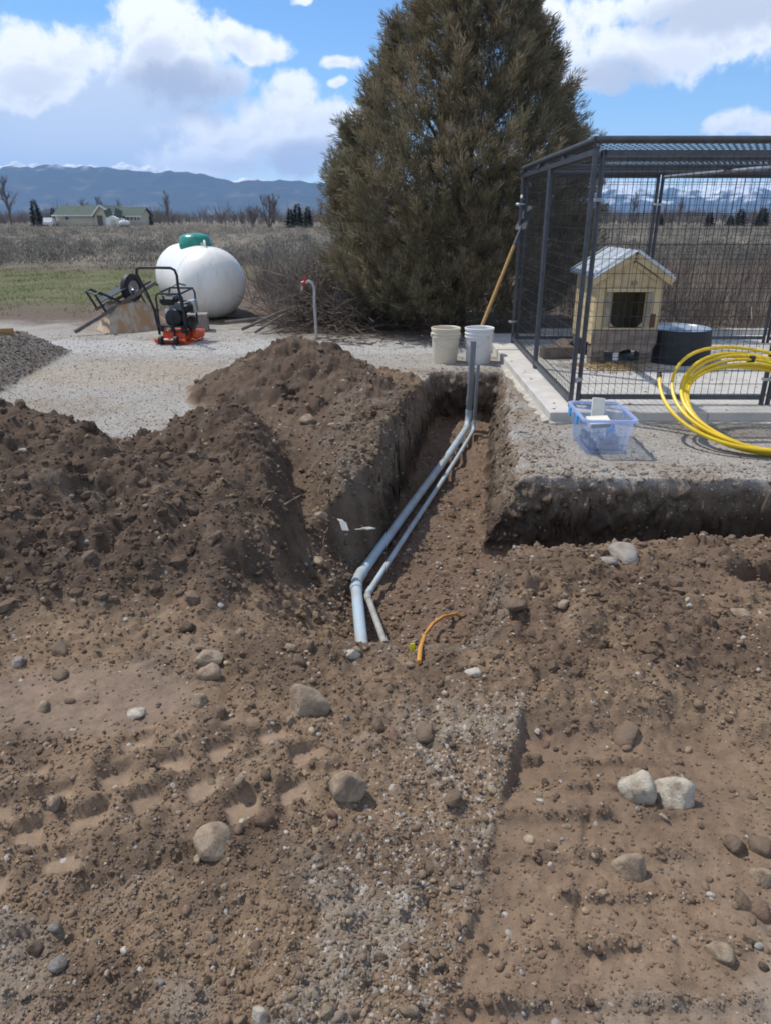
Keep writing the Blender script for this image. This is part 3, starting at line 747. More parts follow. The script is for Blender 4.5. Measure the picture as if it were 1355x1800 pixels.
for (px, pt, Y, w, lab) in [(65, 350, 150, 1.0, 'dark pointed conifer left of the beige house and white car'), (96, 364, 170, .8, 'small conifer at the left end of the green roof'),
        (243, 366, 160, 1.1, 'dark conifer touching the right end of the beige house'), (262, 371, 160, 1.2, 'squat conifer second to the right of the beige house'),
        (511, 366, 125, 1.1, 'left conifer of the dark trio near the juniper'), (524, 357, 128, 1.2, 'tallest conifer of the dark trio near the juniper'), (542, 362, 126, 1.0, 'right conifer of the dark trio near the juniper'),
        (1246, 372, 140, 1.5, 'dark conifer through the pen mesh right of the back post'), (1300, 366, 150, 1.5, 'dark conifer through the pen below the snowiest peak'), (1338, 364, 140, 1.6, 'dark conifer through the pen at the right edge of the picture'),
        (1160, 376, 150, 1.3, 'dark conifer through the pen left of the back post'), (1283, 378, 150, 1.7, 'low dark conifer between two others below the snow range')]:
    put_tree(ctree(), px, pt, Y, 6, lab, G2, w, rs.uniform(0, 6))
for o in (BT+[CT]):
    if not o.get('label'): tag(o, 'bare tree at the edge of the field', 'tree', G1)

# sagebrush, dry weeds, grass: nobody could count them
def bushes(name, P, H, ntw, col, colvar, wfac, label, lean=.8):
    """P (N,3) bases, H heights; each bush is ntw twig triangles fanned out from its foot"""
    N = len(P)
    a = rng.uniform(0, 2*np.pi, (N, ntw)); t = rng.uniform(.05, 1.0, (N, ntw))*lean
    D = unit(np.stack([np.cos(a)*t, np.sin(a)*t, np.ones_like(a)*rng.uniform(.5, 1, (N, ntw))], -1))
    st = rng.uniform(0, .55, (N, ntw))*H[:, None]
    B = P[:, None]+D*st[..., None]
    D = unit(D+rng.normal(0, .28, D.shape))
    ln = rng.uniform(.3, .75, (N, ntw))*H[:, None]; wd = ln*wfac*rng.uniform(.5, 1.5, (N, ntw))
    c = (col[:, None] if col.ndim == 2 else col[None, None])*rng.uniform(1-colvar, 1+colvar, (N, ntw, 1))
    V, F, cc = tri_fan(B.reshape(-1, 3), D.reshape(-1, 3), ln.ravel(), wd.ravel(), c.reshape(-1, 3))
    o = link(name, np_mesh(name, V, F, False, cc), M_twig); tag(o, label, kind='stuff'); return o
def domes(name, P, H, ntw, col, colvar, label):
    N = len(P); u = unit(rng.normal(size=(N, ntw, 3))); u[..., 2] = np.abs(u[..., 2]); rad = rng.uniform(.25, 1, (N, ntw, 1))**.6
    wob = 1+.35*np.sin(u[..., :1]*4+P[:, None, :1]*7)*np.cos(u[..., 1:2]*4+P[:, None, 1:2]*5)
    B = P[:, None]+u*rad*wob*np.stack([H*.85, H*.85, H*.9], -1)[:, None]
    D = unit(u*.5+rng.normal(0, .45, u.shape)+np.array([0, 0, .7])); ln = rng.uniform(.10, .30, (N, ntw))*H[:, None]; wd = ln*rng.uniform(.10, .24, (N, ntw))
    c = col[:, None]*rng.uniform(1-colvar, 1+colvar, (N, ntw, 1))
    V, F, cc = tri_fan(B.reshape(-1, 3), D.reshape(-1, 3), ln.ravel(), wd.ravel(), c.reshape(-1, 3))
    o = link(name, np_mesh(name, V, F, False, cc), M_twig); tag(o, label, kind='stuff'); return o
def field_pts(n, y0, y1, half=.62, power=2.0, x_lo=None, x_hi=None):
    y = (y0**(1-power)+rng.uniform(0, 1, n)*(y1**(1-power)-y0**(1-power)))**(1/(1-power))
    x = rng.uniform(-1, 1, n)*(half*y+2)
    if x_lo is not None: k = x > x_lo; x, y = x[k], y[k]
    if x_hi is not None: k = x < x_hi; x, y = x[k], y[k]
    z, _ = terrain(x, y, False); return np.stack([x, y, z-.02], 1)
P = field_pts(3800, 23, 75, power=1.6); P = P[(P[:, 0] > -40)]
sel = fbm(P[:, 0]*.16, P[:, 1]*.16, 3, 301); P = P[sel > -.22]
tone = np.clip(.5+1.3*fbm(P[:, 0]*.12, P[:, 1]*.10, 3, 302), 0, 1)[:, None]
domes('sagebrush', P, rng.uniform(.22, .68, len(P)), 85, np.array([.205, .185, .162])*(1-tone)+np.array([.148, .145, .118])*tone, .5, 'grey olive sagebrush covering the field behind the yard')
P = field_pts(5200, 70, 200, power=1.5); tone = np.clip(.5+1.3*fbm(P[:, 0]*.05, P[:, 1]*.05, 3, 303), 0, 1)[:, None]
domes('sagebrush', P, rng.uniform(.4, .9, len(P)), 30, np.array([.195, .172, .145])*(1-tone)+np.array([.15, .145, .115])*tone, .4, 'pale sagebrush on the far half of the field')
# dry weeds behind the slab and beside the tank
w1 = field_pts(900, 9.4, 23, .62, 1.3, 2.9); w1 = w1[(w1[:, 1] > 9.3)]
w2 = field_pts(900, 12.5, 24, .62, 1.3, -3.2, 1.0); w2 = w2[(w2[:, 0] > -2.2-.13*(w2[:, 1]-12))]
W = np.concatenate([w1, w2]); tone = np.clip(.5+1.2*fbm(W[:, 0]*.8, W[:, 1]*.8, 3, 304), 0, 1)[:, None]
bushes('dry_brush', W, rng.uniform(.30, .85, len(W)), 95, np.array([.28, .235, .19])*(1-tone)+np.array([.18, .14, .115])*tone, .5, .022, 'dry brown brush growing behind the slab and the tank', .7)
P = field_pts(2600, 185, 330, power=1.02); k = fbm(P[:, 0]*.03, P[:, 1]*.02, 3, 306); P = P[k > -.2]
bushes('treeline', P, rng.uniform(1.2, 4.6, len(P))*(.6+.8*rng.uniform(0, 1, len(P))), 46, np.array([[.20, .17, .155]])*rng.uniform(.6, 1.3, (len(P), 1)), .3, .035, 'hazy far strip of bare brush and saplings beyond the field', .5)
bp_ = np.stack([rng.normal(-.72, .50, 150), rng.normal(11.6, .5, 150), rng.uniform(0, .25, 150)], 1)
bushes('brush_pile', bp_, rng.uniform(.5, 1.0, 150), 70, np.array([[.22, .19, .16]])*rng.uniform(.55, 1.25, (150, 1)), .4, .016, 'fine grey brushwood standing out of the dead branch heap', 1.1)
# grass strip
n = 26000; gy = rng.uniform(11.6, 25, n); gx = rng.uniform(-15, -2.6, n); gn = fbm(gx*.8, gy*.8, 3, 305); k = (gn > -.25+.35*sst(gy, 13.5, 12)) & (gx < -2.2-.22*(gy-11)+.8*gn)
gx, gy = gx[k], gy[k]; z, _ = terrain(gx, gy, False)
B = np.stack([gx, gy, z-.01], 1); D = unit(np.stack([rng.normal(0, .35, len(gx)), rng.normal(0, .35, len(gx)), np.ones(len(gx))], 1))
gm = rng.uniform(0, 1, (len(gx), 1))**1.3; gc = (np.array([.115, .155, .045])*(1-gm)+np.array([.24, .20, .11])*gm)*rng.uniform(.7, 1.3, (len(gx), 1))
V, F, cc = tri_fan(B, D, rng.uniform(.025, .075, len(gx)), rng.uniform(.010, .022, len(gx)), gc)
tag(link('grass', np_mesh('grass', V, F, False, cc), M_grass), 'short green and straw coloured grass left of the white tank', kind='stuff')

# brush heap and fallen litter by the juniper
def twigs(N, cx, cy, rx, ry, h, lo, hi, rad, seed, flat=.35):
    r0 = random.Random(seed); mb = MB()
    for i in range(N):
        a = r0.uniform(0, 6.28); q = math.sqrt(r0.random()); x = cx+rx*q*math.cos(a); y = cy+ry*q*math.sin(a)
        z = hz0(x, y)+h*(1-q*q)*r0.random()**1.3
        b = r0.uniform(0, 6.28); L = r0.uniform(lo, hi); dz = max(-.6, min(.6, r0.gauss(0, flat)))*(1-.75*z/1.2)
        d = Vector((math.cos(b), math.sin(b), dz)); p = Vector((x, y, z)); m_ = p+d*L*.5+Vector((r0.gauss(0, .05), r0.gauss(0, .05), r0.gauss(.02, .05)))*L*2; e = p+d*L
        for v in (m_, e): v.z = max(v.z, hz0(v.x, v.y)+.01)
        rr = rad*r0.uniform(.5, 1.5); mb.tube([p, m_, e], [rr, rr*.8, rr*.35], 4, False)
    return mb
def hz0(x, y): return .0 if y < 9 else .0
M_twigwood = mat('dead_branch', (.25, .21, .175), .9, .5, 6, .002)
M_twigdark = mat('dark_branch', (.13, .10, .08), .9, .4, 6, .002)
tag(twigs(1100, -.72, 11.6, 1.05, 1.1, 1.15, .25, .85, .006, 31, .55).build('brush_pile', M_twigwood), 'grey heap of dead branches between the tank and the juniper', 'brush pile', kind='stuff')
tag(twigs(420, -.55, 10.5, .95, .75, .45, .25, .8, .007, 32, .4).build('brush_pile', M_twigdark), 'dark tangled branches under the left edge of the juniper', 'brush pile', kind='stuff')
for i, (p0, p1, rr, lab) in enumerate([((-1.95, 9.9, .05), (-1.05, 10.6, .32), .022, 'thick grey branch sticking out low right of the white tank'), ((-1.75, 9.75, .03), (-1.15, 10.3, .3), .018, 'pale forked branch end at the foot of the brush heap'),
        ((-2.25, 10.25, .10), (-1.3, 10.35, .10), .02, 'long grey branch lying nearly level beside the white tank'), ((-.42, 11.2, .5), (-.62, 11.1, 1.25), .014, 'single pale stick standing up out of the brush heap')]):
    a, b = Vector(p0), Vector(p1); m_ = a.lerp(b, .5)+Vector((.03, .02, .05)); mb = MB().tube([a, m_, b], [rr, rr*.8, rr*.5], 6)
    o = mb.build('branch', M_twigwood, None, True); tag(o, lab, 'branch', 'loose branches at the brush heap')
tag(twigs(260, .55, 9.3, 1.5, .55, .05, .08, .35, .005, 33, .12).build('twig_litter', M_twigdark), 'dark twigs littering the ground under the juniper', kind='stuff')
# ------------------------------------------------------------------ concrete slab and dog pen
M_conc = mat('concrete', (.56, .535, .49), .85, .16, 5, .0025, 60)
M_conc_rough = mat('rough_concrete', (.50, .465, .40), .95, .3, 14, .012, 30)
M_steel = mat('dark_steel', (.10, .108, .122), .45, .25, 12, metal=.55, spec=.5)
M_wire = mat('black_wire', (.045, .048, .055), .5, .2, 20, metal=.4)
M_galv = mat('galvanised', (.55, .56, .57), .35, .2, 25, metal=.8)
M_white = mat('white_label', (.8, .8, .78), .6, .1, 10)
SLZ = .09
def slab():
    t = link('concrete_slab', None, loc=(0, 0, 0)); tag(t, 'raised pale concrete slab under the dog pen', kind='structure')
    X0, X1, Y0, Y1 = 1.245, 5.4, 5.27, 9.25
    xs_, ys_ = [X0, 2.45, 3.66, X1], [Y0, 6.75, 8.0, Y1]
    for i in range(3):
        for j in range(3):
            g = .004
            MB().box(((xs_[i]+xs_[i+1])/2, (ys_[j]+ys_[j+1])/2, -.03), (xs_[i+1]-xs_[i]-g, ys_[j+1]-ys_[j]-g, 2*(SLZ+.03)), bev=.006).build('slab_panel', M_conc, t)
    mb = MB().box((3.6, Y1-.06, SLZ+.03), (3.4, .11, .075), bev=.006); mb.build('kerb', M_conc, t)
    # squeezed-out footing along the two open edges
    r0 = random.Random(9); mb = MB()
    for (p, q, n) in (((X0, Y0+.02), (X0, 7.6), 26), ((X0, Y0), (3.4, Y0), 26)):
        pts_o = []; pts_i = []
        for k in range(n+1):
            f = k/n; x = p[0]+(q[0]-p[0])*f; y = p[1]+(q[1]-p[1])*f; w = r0.uniform(.02, .075)
            if abs(q[0]-p[0]) < .1: pts_o.append((x-w, y)); pts_i.append((x+.02, y))
            else: w *= .6; pts_o.append((x, y-w)); pts_i.append((x, y+.02))
        for k in range(n):
            a, b, c, d = pts_o[k], pts_o[k+1], pts_i[k+1], pts_i[k]
            mb.add([(a[0], a[1], -.06), (b[0], b[1], -.06), (b[0], b[1], .012), (a[0], a[1], .012), (d[0], d[1], .030), (c[0], c[1], .030), (c[0], c[1], -.06), (d[0], d[1], -.06)],
                   [(0, 1, 2, 3), (3, 2, 5, 4), (0, 3, 4, 7), (1, 6, 5, 2)])
    mb.build('footing_edge', M_conc_rough, t)
slab()

def pen():
    t = thing('dog_pen', 'dark steel dog pen with welded wire mesh walls on the concrete slab', 'dog pen', (1.44, 5.45, SLZ))
    W, D, H = 3.06, 3.06, 1.80; r = .0185
    def panel(p0, p1, name='panel_frame', z0=.06, z1=H, mesh=True, ny=None):
        p0, p1 = Vector(p0), Vector(p1); d = (p1-p0); L = d.length; d.normalize()
        f = MB()
        for p in (p0, p1): f.tube([p+Vector((0, 0, 0)), p+Vector((0, 0, z1))], r, 10)
        f.bar(p0+d*r+Vector((0, 0, z0)), p1-d*r+Vector((0, 0, z0)), .032, .036); f.bar(p0+d*r+Vector((0, 0, z1-.02)), p1-d*r+Vector((0, 0, z1-.02)), .032, .036)
        fo = f.build(name, M_steel, t, True)
        if mesh:
            w = MB(); n = d.cross(Vector((0, 0, 1)))*.004; wv = .0031
            k = int((L-2*r)/.0525)
            for i in range(1, k+1):
                q = p0+d*(r+(L-2*r)*i/(k+1)); w.bar(q+n+d*random.gauss(0, .0018)+Vector((0, 0, z0)), q+n+d*random.gauss(0, .0025)+Vector((0, 0, z1-.02)), wv)
            kh = int((z1-z0)/.108)
            for j in range(1, kh+1):
                z = z0+(z1-z0)*j/(kh+1); w.bar(p0+d*r-n*.2+Vector((0, 0, z)), p1-d*r-n*.2+Vector((0, 0, z)), .0037)
            w.build('wire_mesh', M_wire, fo)
        return fo
    h = .05
    for (a, b) in (((0, 0, 0), (.02, D/2-h/2, 0)), ((.021, D/2+h/2, 0), (.05, D, 0)), ((.075, .075, 0), (W/2-.01, .06, 0)), ((W/2+.04, .06, 0), (W-.03, .05, 0)),
                   ((.10, D, 0), (W/2-.01, D, 0)), ((W/2+.04, D, 0), (W-.05, D, 0)), ((W, 0, 0), (W, D/2-h/2, 0)), ((W, D/2+h/2, 0), (W, D, 0))):
        panel(a, b)
    # roof: two mesh panels on a perimeter frame and cross bars
    zr = H+.055
    rf = MB()
    A = [(-.005, -.005, zr), (W, -.005, zr), (W, D, zr), (.045, D, zr)]
    for i in range(4): rf.tube([A[i], A[(i+1) % 4]], .025, 10)
    ro = rf.build('roof_frame', M_steel, t, True)
    w = MB()
    for i in range(1, int(W/.054)): x = i*.054; w.bar((x, 0, zr), (x, D, zr), .0036)
    for j in range(1, int(D/.105)): y = j*.105; w.bar((0.02, y, zr+.004), (W, y, zr+.004), .0042)
    w.build('wire_mesh', M_wire, ro)
    for y in (.98, 1.03, 2.0, 2.05, 2.95): MB().tube([(0, y, zr-.045), (W, y, zr-.045)], .021, 10).build('roof_bar', M_steel, t, True)
    MB().tube([(.06, .12, H-.03), (.08, D-.1, H-.03)], .017, 8).build('roof_bar', M_galv, t, True)
    MB().tube([(1.53, D-.12, zr-.09), (2.15, .9, zr-.075), (2.35, .1, zr-.072)], .017, 8).build('roof_brace', M_galv, t, True)
    for (x, y, z) in ((.04, .035, 1.48), (.04, .035, .20), (.035, D-.03, 1.5), (.035, D-.03, .25), (W/2+.015, .06, 1.45), (W/2+.015, .06, .2), (W/2+.015, D, 1.5)):
        ang = math.atan2(.075, .075) if y < .04 else (0 if x > 1 else .6)
        MB().box((x, y, z), (.105 if y < .04 else .10, .050, .024), rot=ang, bev=.004).build('clamp', M_galv, t)
    MB().box((.105, .058, .98), (.014, .010, .06), bev=.002).build('latch', M_white, t)
    tg = MB().box((.034, D-.07, 1.58), (.006, .10, .03)); tg.build('maker_plate', M_white, t)
pen()

# ------------------------------------------------------------------ dog house
M_yel = mat('pale_yellow_paint', (.62, .50, .29), .7, .28, 7, .002, 30, col2=(.50, .39, .23))
M_trim = mat('grey_trim', (.36, .31, .25), .8, .35, 12)
M_bare = mat('bare_dirty_wood', (.30, .245, .20), .9, .4, 10, .004, 40)
M_peel = mat('peeled_brown_wood', (.16, .085, .05), .85, .3, 20)
M_tin = mat('roof_sheet', (.66, .72, .78), .34, .14, 6, metal=.25, spec=.6)  # pale blue of the reflected sky is put into the base colour
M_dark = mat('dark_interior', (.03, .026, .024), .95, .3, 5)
M_woodblk = mat('weathered_timber', (.22, .18, .145), .9, .4, 9, .003, stretch=(1, 4, 4))
def doghouse():
    cx, cy = 2.36, 7.16; w, d, hw, ap = .64, .80, .66, .95
    t = thing('dog_house', 'pale yellow wooden dog house with a shiny sheet roof inside the pen', 'dog house', (cx, cy, SLZ))
    z0 = .12; dw, d0, d1 = .17, .37, .70   # door half width, sill, head
    # plank front wall around the door opening, each board a part
    def roofz(x): return .86+(1-abs(x)/(w/2))*.20-.0
    nb = 8
    for i in range(nb):
        a = -w/2+w*i/nb+.0015; b = -w/2+w*(i+1)/nb-.0015
        segs = [(.345, None)]
        mid = (a+b)/2
        if abs(mid) < dw: segs = [(.345, d0-.01), (d1, None)]
        for lo, hi in segs:
            M_ = Matrix(((1, 0, 0, 0), (0, 0, 1, 0), (0, 1, 0, 0), (0, 0, 0, 1)))
            poly = [(a, lo), (b, lo), (b, hi or roofz(b)), (mid, hi or (max(roofz(a), roofz(b)) if a*b > 0 else roofz(0))), (a, hi or roofz(a))] if not hi else [(a, lo), (b, lo), (b, hi), (a, hi)]
            if not hi and a*b > 0: poly = [(a, lo), (b, lo), (b, roofz(b)), (a, roofz(a))]
            MB().prism(poly, .018, M_).build('plank', M_yel, t)
    # dirty gnawed lower panel
    r0 = random.Random(4); xs_ = np.linspace(-w/2, w/2, 15)
    low = [(float(x), .105+.045*abs(math.sin(i*.55))+r0.uniform(-.012, .012)) for i, x in enumerate(xs_)]; low[0] = (-w/2, .13); low[-1] = (w/2, .20)
    M_ = Matrix(((1, 0, 0, 0), (0, 0, 1, -.004), (0, 1, 0, 0), (0, 0, 0, 1)))
    MB().prism(low+[(w/2, .343), (-w/2, .343)], .020, M_).build('lower_panel', M_bare, t)
    for (c, s) in (((-dw-.028, -.010, (d0+d1)/2), (.05, .02, d1-d0+.0)), ((dw+.028, -.010, (d0+d1)/2), (.05, .02, d1-d0))): MB().box(c, s, bev=.003).build('door_frame', M_trim, t)
    MB().box((0, -.012, d1+.022), (.46, .022, .04), bev=.003).build('door_frame', M_yel, t)
    for s in (-1, 1):
        MB().prism([(s*dw, d0), (s*(dw-.055), d0), (s*dw, d0+.06)], .014, Matrix(((1, 0, 0, 0), (0, 0, 1, -.002), (0, 1, 0, 0), (0, 0, 0, 1)))).build('door_frame', M_trim, t)
    MB().box((.255, -.004, .43), (.05, .006, .13), bev=.001).build('bare_patch', M_peel, t)
    MB().box((.03, -.012, .785), (.05, .02, .03), bev=.004).build('hook', M_trim, t)
    for s in (-1, 1):
        MB().box((s*(w/2-.010), d/2+.016, .53), (.020, d-.036, .66), bev=.002).build('side_wall', M_yel, t)
    M2 = Matrix(((1, 0, 0, 0), (0, 0, 1, d-.02), (0, 1, 0, 0), (0, 0, 0, 1)))
    MB().prism([(-w/2+.021, .2), (w/2-.021, .2), (w/2-.021, .85), (0, 1.05), (-w/2+.021, .85)], .018, M2).build('back_wall', M_yel, t)
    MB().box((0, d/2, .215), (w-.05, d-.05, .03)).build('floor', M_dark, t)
    # roof: two sheets with overhang, ridge, gable boards
    ang = math.atan2(.20, w/2)
    for s in (-1, 1):
        L = math.hypot(w/2+.07, .20*(w/2+.07)/(w/2)); Mx = Matrix.Rotation(s*ang, 4, 'Y')
        c = Vector((s*(w/2+.07)/2, d/2-.02, .86+.20-.20*(w/2+.07)/(w/2)/2+.016))
        ro = MB().box(c, (L, d+.12, .014), rot=Mx, bev=.003).build('roof', M_tin, t)
        for k in range(4):
            q = MB().bar((s*.02, -.07+k*(d+.10)/3+.03, 1.086), (s*(w/2+.06), -.07+k*(d+.10)/3+.03, 1.086-.20*(w/2+.04)/(w/2)), .014, .010); q.build('seam', M_tin, ro)
        MB().bar((s*.006, -.045, 1.035), (s*(w/2+.065), -.045, 1.035-.20*(w/2+.059)/(w/2)), .022, .07).build('gable_board', M_yel, t)
        MB().bar((s*.004, -.012, .965), (s*(w/2-.07), -.012, .965-.20*(w/2-.07)/(w/2)), .016, .035).build('gable_board', M_yel, t)
    for (x, y) in ((-.24, .10), (.24, .10), (-.24, .72), (.24, .72)): MB().box((x, y, .09), (.13, .16, .18), bev=.006).build('foot_block', M_woodblk, t)
    MB().box((-.06, .02, .12), (.055, .012, .16), bev=.004).build('hanging_rag', M_white, t)
doghouse()
for (x, y, z, L, rz, lab) in ((1.80, 7.55, .06, .34, .1, 'short weathered timber block left of the dog house'), (1.93, 7.85, .05, .45, 1.2, 'timber offcut behind the weathered block in the pen')):
    tag(MB().box((0, 0, .06), (L, .16, .12), bev=.008).build('timber_block', M_woodblk, loc=(x, y, SLZ)), lab, 'timber block').rotation_euler = (0, 0, rz)
M_rubber = mat('black_rubber', (.035, .036, .040), .55, .3, 8, .001)
M_tubtop = mat('tub_base_sky_sheen', (.34, .40, .47), .30, .3, 6, spec=.6)  # sky reflection on the upturned black base, painted in as pale blue
tb = thing('black_tub', 'upturned black rubber tub beside the dog house in the pen', 'tub', (3.0, 7.45, SLZ))
prof = [(.355, 0), (.365, .008), (.365, .03), (.345, .034), (.335, .20), (.322, .31), (.314, .325)]
MB().lathe(prof, 40, cap1=False).build('shell', M_rubber, tb, True)
MB().lathe([(.314, .325), (.305, .331), (.27, .331), (.262, .322), (.08, .322), (.07, .326), (.001, .326)], 40, cap0=False).build('base', M_tubtop, tb, True)
# straw
n = 420; sx_ = rng.normal(2.22, .22, n); sy_ = rng.normal(6.98, .12, n); a = rng.uniform(0, 6.28, n)
V, F, cc = tri_fan(np.stack([sx_, sy_, SLZ+rng.uniform(.004, .03, n)], 1), unit(np.stack([np.cos(a), np.sin(a), rng.normal(0, .12, n)], 1)), rng.uniform(.05, .16, n), rng.uniform(.006, .012, n), np.array([.34, .24, .11])*rng.uniform(.6, 1.4, (n, 1)))
tag(link('straw', np_mesh('straw', V, F, False, cc), M_twig), 'scattered straw in front of the dog house', kind='stuff')
n = 260; sx_ = rng.uniform(1.27, 4.4, n); sy_ = rng.uniform(5.3, 8.6, n); a = rng.uniform(0, 6.28, n)
V, F, cc = tri_fan(np.stack([sx_, sy_, SLZ+rng.uniform(.003, .008, n)], 1), unit(np.stack([np.cos(a), np.sin(a), 0*a], 1)), rng.uniform(.01, .05, n), rng.uniform(.006, .016, n), np.array([.22, .16, .10])*rng.uniform(.4, 1.4, (n, 1)))
tag(link('leaf_litter', np_mesh('leaf_litter', V, F, False, cc), M_twig), 'bits of dry leaf lying on the slab', kind='stuff')

# ------------------------------------------------------------------ buckets, leaning tool, hydrant
M_cream = mat('cream_plastic', (.72, .64, .50), .45, .12, 6, spec=.4); M_wht = mat('white_plastic', (.76, .76, .75), .45, .08, 6, spec=.4)
M_rust = mat('bucket_dirt', (.34, .22, .13), .9, .3, 12)
def bucket(px, py, m, label, ang):
    p = atz(px, py, 0); t = thing('bucket', label, 'bucket', (p.x, p.y+.13, hz(p.x, p.y+.13)), ang, 'plastic buckets at the end of the trench')
    o = [(.128, 0), (.131, .006), (.147, .268), (.156, .270), (.156, .282), (.148, .284), (.149, .304), (.157, .306), (.157, .317), (.149, .320), (.150, .345), (.158, .348), (.158, .368), (.152, .371)]
    i = [(.146, .366), (.126, .012), (.001, .010)]
    MB().lathe(o+i, 40, cap1=False).build('shell', m, t, True)
    pts = [(.160*math.cos(a), -.160*math.sin(a)*.98, .30-.135*math.sin(a)) for a in np.linspace(0, math.pi, 18)]
    MB().tube([(.152, 0, .30)]+pts[1:-1]+[(-.152, 0, .30)], .0026, 5).build('bail', M_galv, t, True)
    for s in (-1, 1): MB().box((s*.158, 0, .30), (.018, .03, .03), bev=.003).build('bail_ear', m, t)
    return t
b1 = bucket(783, 639, M_cream, 'cream plastic bucket with wire bail, left of the two', .25)
b2 = bucket(842, 640, M_wht, 'white plastic bucket right of the cream one behind the upright conduit', -.9)
MB().lathe([(.001, .11), (.134, .10)], 24, cap0=False, cap1=False).build('dirt_fill', M_rust, b1, True)
M_hickory = mat('varnished_handle', (.50, .30, .10), .4, .25, 20, stretch=(6, 6, .8), spec=.45)
def spade():
    a = Vector((.93, 8.02, 0)); b = Vector((1.50, 8.47, 1.36)); a.z = hz(a.x, a.y); d = (b-a); L = d.length; d.normalize()
    t = thing('leaning_spade', 'long wooden handled spade leaning blade up against the pen corner', 'spade', tuple(a))
    at_ = lambda s: d*(s*L)
    MB().tube([at_(.06), at_(.28), at_(.55), at_(.86)], [.0185, .0195, .0195, .018], 10).build('handle', M_hickory, t, True)
    MB().tube([at_(0), at_(.06)], [.0195, .0195], 10).build('end_cap', M_rubber, t, True)
    MB().tube([at_(.86), at_(.90), at_(1.0)], [.020, .019, .015], 10).build('socket', M_steel, t, True)
    Mx = d.to_track_quat('Y', 'Z').to_matrix().to_4x4(); Mx.translation = at_(.98)
    MB().prism([(-.07, .0), (.07, 0), (.085, .03), (.08, .2), (.045, .26), (0, .28), (-.045, .26), (-.08, .2), (-.085, .03)], .004, Mx).build('blade', M_steel, t)
spade()
M_pipe_g = mat('grey_pipe', (.44, .44, .43), .45, .2, 9, metal=.3); M_red = mat('red_paint', (.52, .035, .03), .4, .3, 9, spec=.5)
def hydrant():
    p = atz(557, 596); x, y = p.x, p.y; z0 = hz(x, y)
    t = thing('yard_hydrant', 'thin grey standpipe with curved neck and red handle by the brush heap', 'hydrant', (x, y, z0))
    pts = [(0, 0, -.1), (-.005, 0, .2), (-.012, 0, .45), (-.006, 0, .60), (-.012, 0, .66), (-.035, 0, .70), (-.075, 0, .72), (-.115, -.01, .70)]
    MB().tube(pts, .019, 10).build('pipe', M_pipe_g, t, True)
    hd = MB().lathe([(.024, 0), (.032, .006), (.032, .045), (.024, .05)], 14, Matrix.Translation((-.118, -.01, .705)) @ Matrix.Rotation(-2.0, 4, 'Y')).build('head', M_red, t, True)
    MB().bar((-.14, -.01, .71), (-.11, -.01, .785), .016, .03).build('handle', M_red, t)
    MB().tube([(-.15, -.01, .69), (-.165, -.01, .61)], .014, 8).build('spout', M_pipe_g, t, True)
hydrant()

# ------------------------------------------------------------------ conduits
M_pvc = mat('grey_blue_conduit', (.40, .50, .58), .40, .14, 7, col2=(.375, .39, .385), spec=.45)
M_pvc_dirty = mat('dusty_conduit', (.36, .36, .33), .55, .3, 9)
M_pvc_dark = mat('dark_grey_conduit', (.20, .215, .23), .4, .15, 6, spec=.4)
def conduit(name, r, A, elbow1, elbow2, topz, lab, segs_mat):
    P0, P1, P2 = Vector(A), Vector(elbow1), Vector(elbow2); P3 = Vector((P2.x+.02, P2.y+.05, topz))
    t = thing('conduit', lab, 'conduit', (0, 0, 0), group='grey electrical conduits in the trench')
    def bend(a, b, c, k, n=9):
        p, q = b+(a-b).normalized()*k, b+(c-b).normalized()*k
        return [(p*(1-s)**2+b*2*s*(1-s)+q*s*s) for s in np.linspace(0, 1, n)]
    k1, k2 = r*3.6, r*4.6
    e1 = bend(P0, P1, P2, k1); e2 = bend(P1, P2, P3, k2)
    MB().tube([P0, e1[0]], r, 16).build('pipe', segs_mat[0], t, True)
    MB().tube([e1[0]-(e1[0]-P0).normalized()*-.0]+e1[1:], r*1.10, 16).build('elbow', segs_mat[1], t, True)
    pts = [e1[-1].lerp(e2[0], s) + Vector((.010*math.sin(s*3.1), 0, .006*math.sin(s*6.0))) for s in np.linspace(0, 1, 12)]
    MB().tube(pts, r, 16).build('pipe', segs_mat[2], t, True)
    MB().tube(e2, r*1.08, 16).build('elbow', segs_mat[2], t, True)
    z1 = e2[-1]; up = (P3-z1)
    MB().tube([z1, P3-up*.0], r, 16).build('pipe', segs_mat[3], t, True)
    MB().tube([z1+up*.10, z1+up*.22], r*1.14, 16).build('coupling', segs_mat[3], t, True)
    MB().tube([z1-(z1-e2[-2]).normalized()*.02, z1+up*.03], r*1.14, 16).build('coupling', segs_mat[2], t, True)
    d = (e1[-1]-e1[-2]).normalized(); MB().tube([e1[-1]-d*.05, e1[-1]+d*.012], r*1.15, 16).build('coupling', segs_mat[2], t, True)
    d = (e1[0]-P0).normalized(); MB().tube([e1[0]-d*.02, e1[0]+d*.045], r*1.15, 16).build('coupling', segs_mat[1], t, True)
    return t
def pz(px, py, z): p = atz(px, py, z); return (p.x, p.y, z)
conduit('conduit', .029, pz(637, 1140, -.33), pz(625, 1022, -.405), pz(822, 748, -.415), .385, 'thicker blue grey plastic conduit bending along the trench floor and standing up at its end', (M_pvc, M_pvc, M_pvc, M_pvc_dark))
conduit('conduit', .0165, pz(677, 1132, -.34), pz(645, 1046, -.41), pz(832, 755, -.425), .19, 'thinner conduit running beside the thick one with dusty lower end', (M_pvc_dirty, M_pvc_dirty, M_pvc, M_pvc_dark))
M_orange = mat('orange_cable', (.62, .30, .07), .5, .2, 9); M_tape = mat('yellow_tape', (.75, .68, .03), .5, .15, 9)
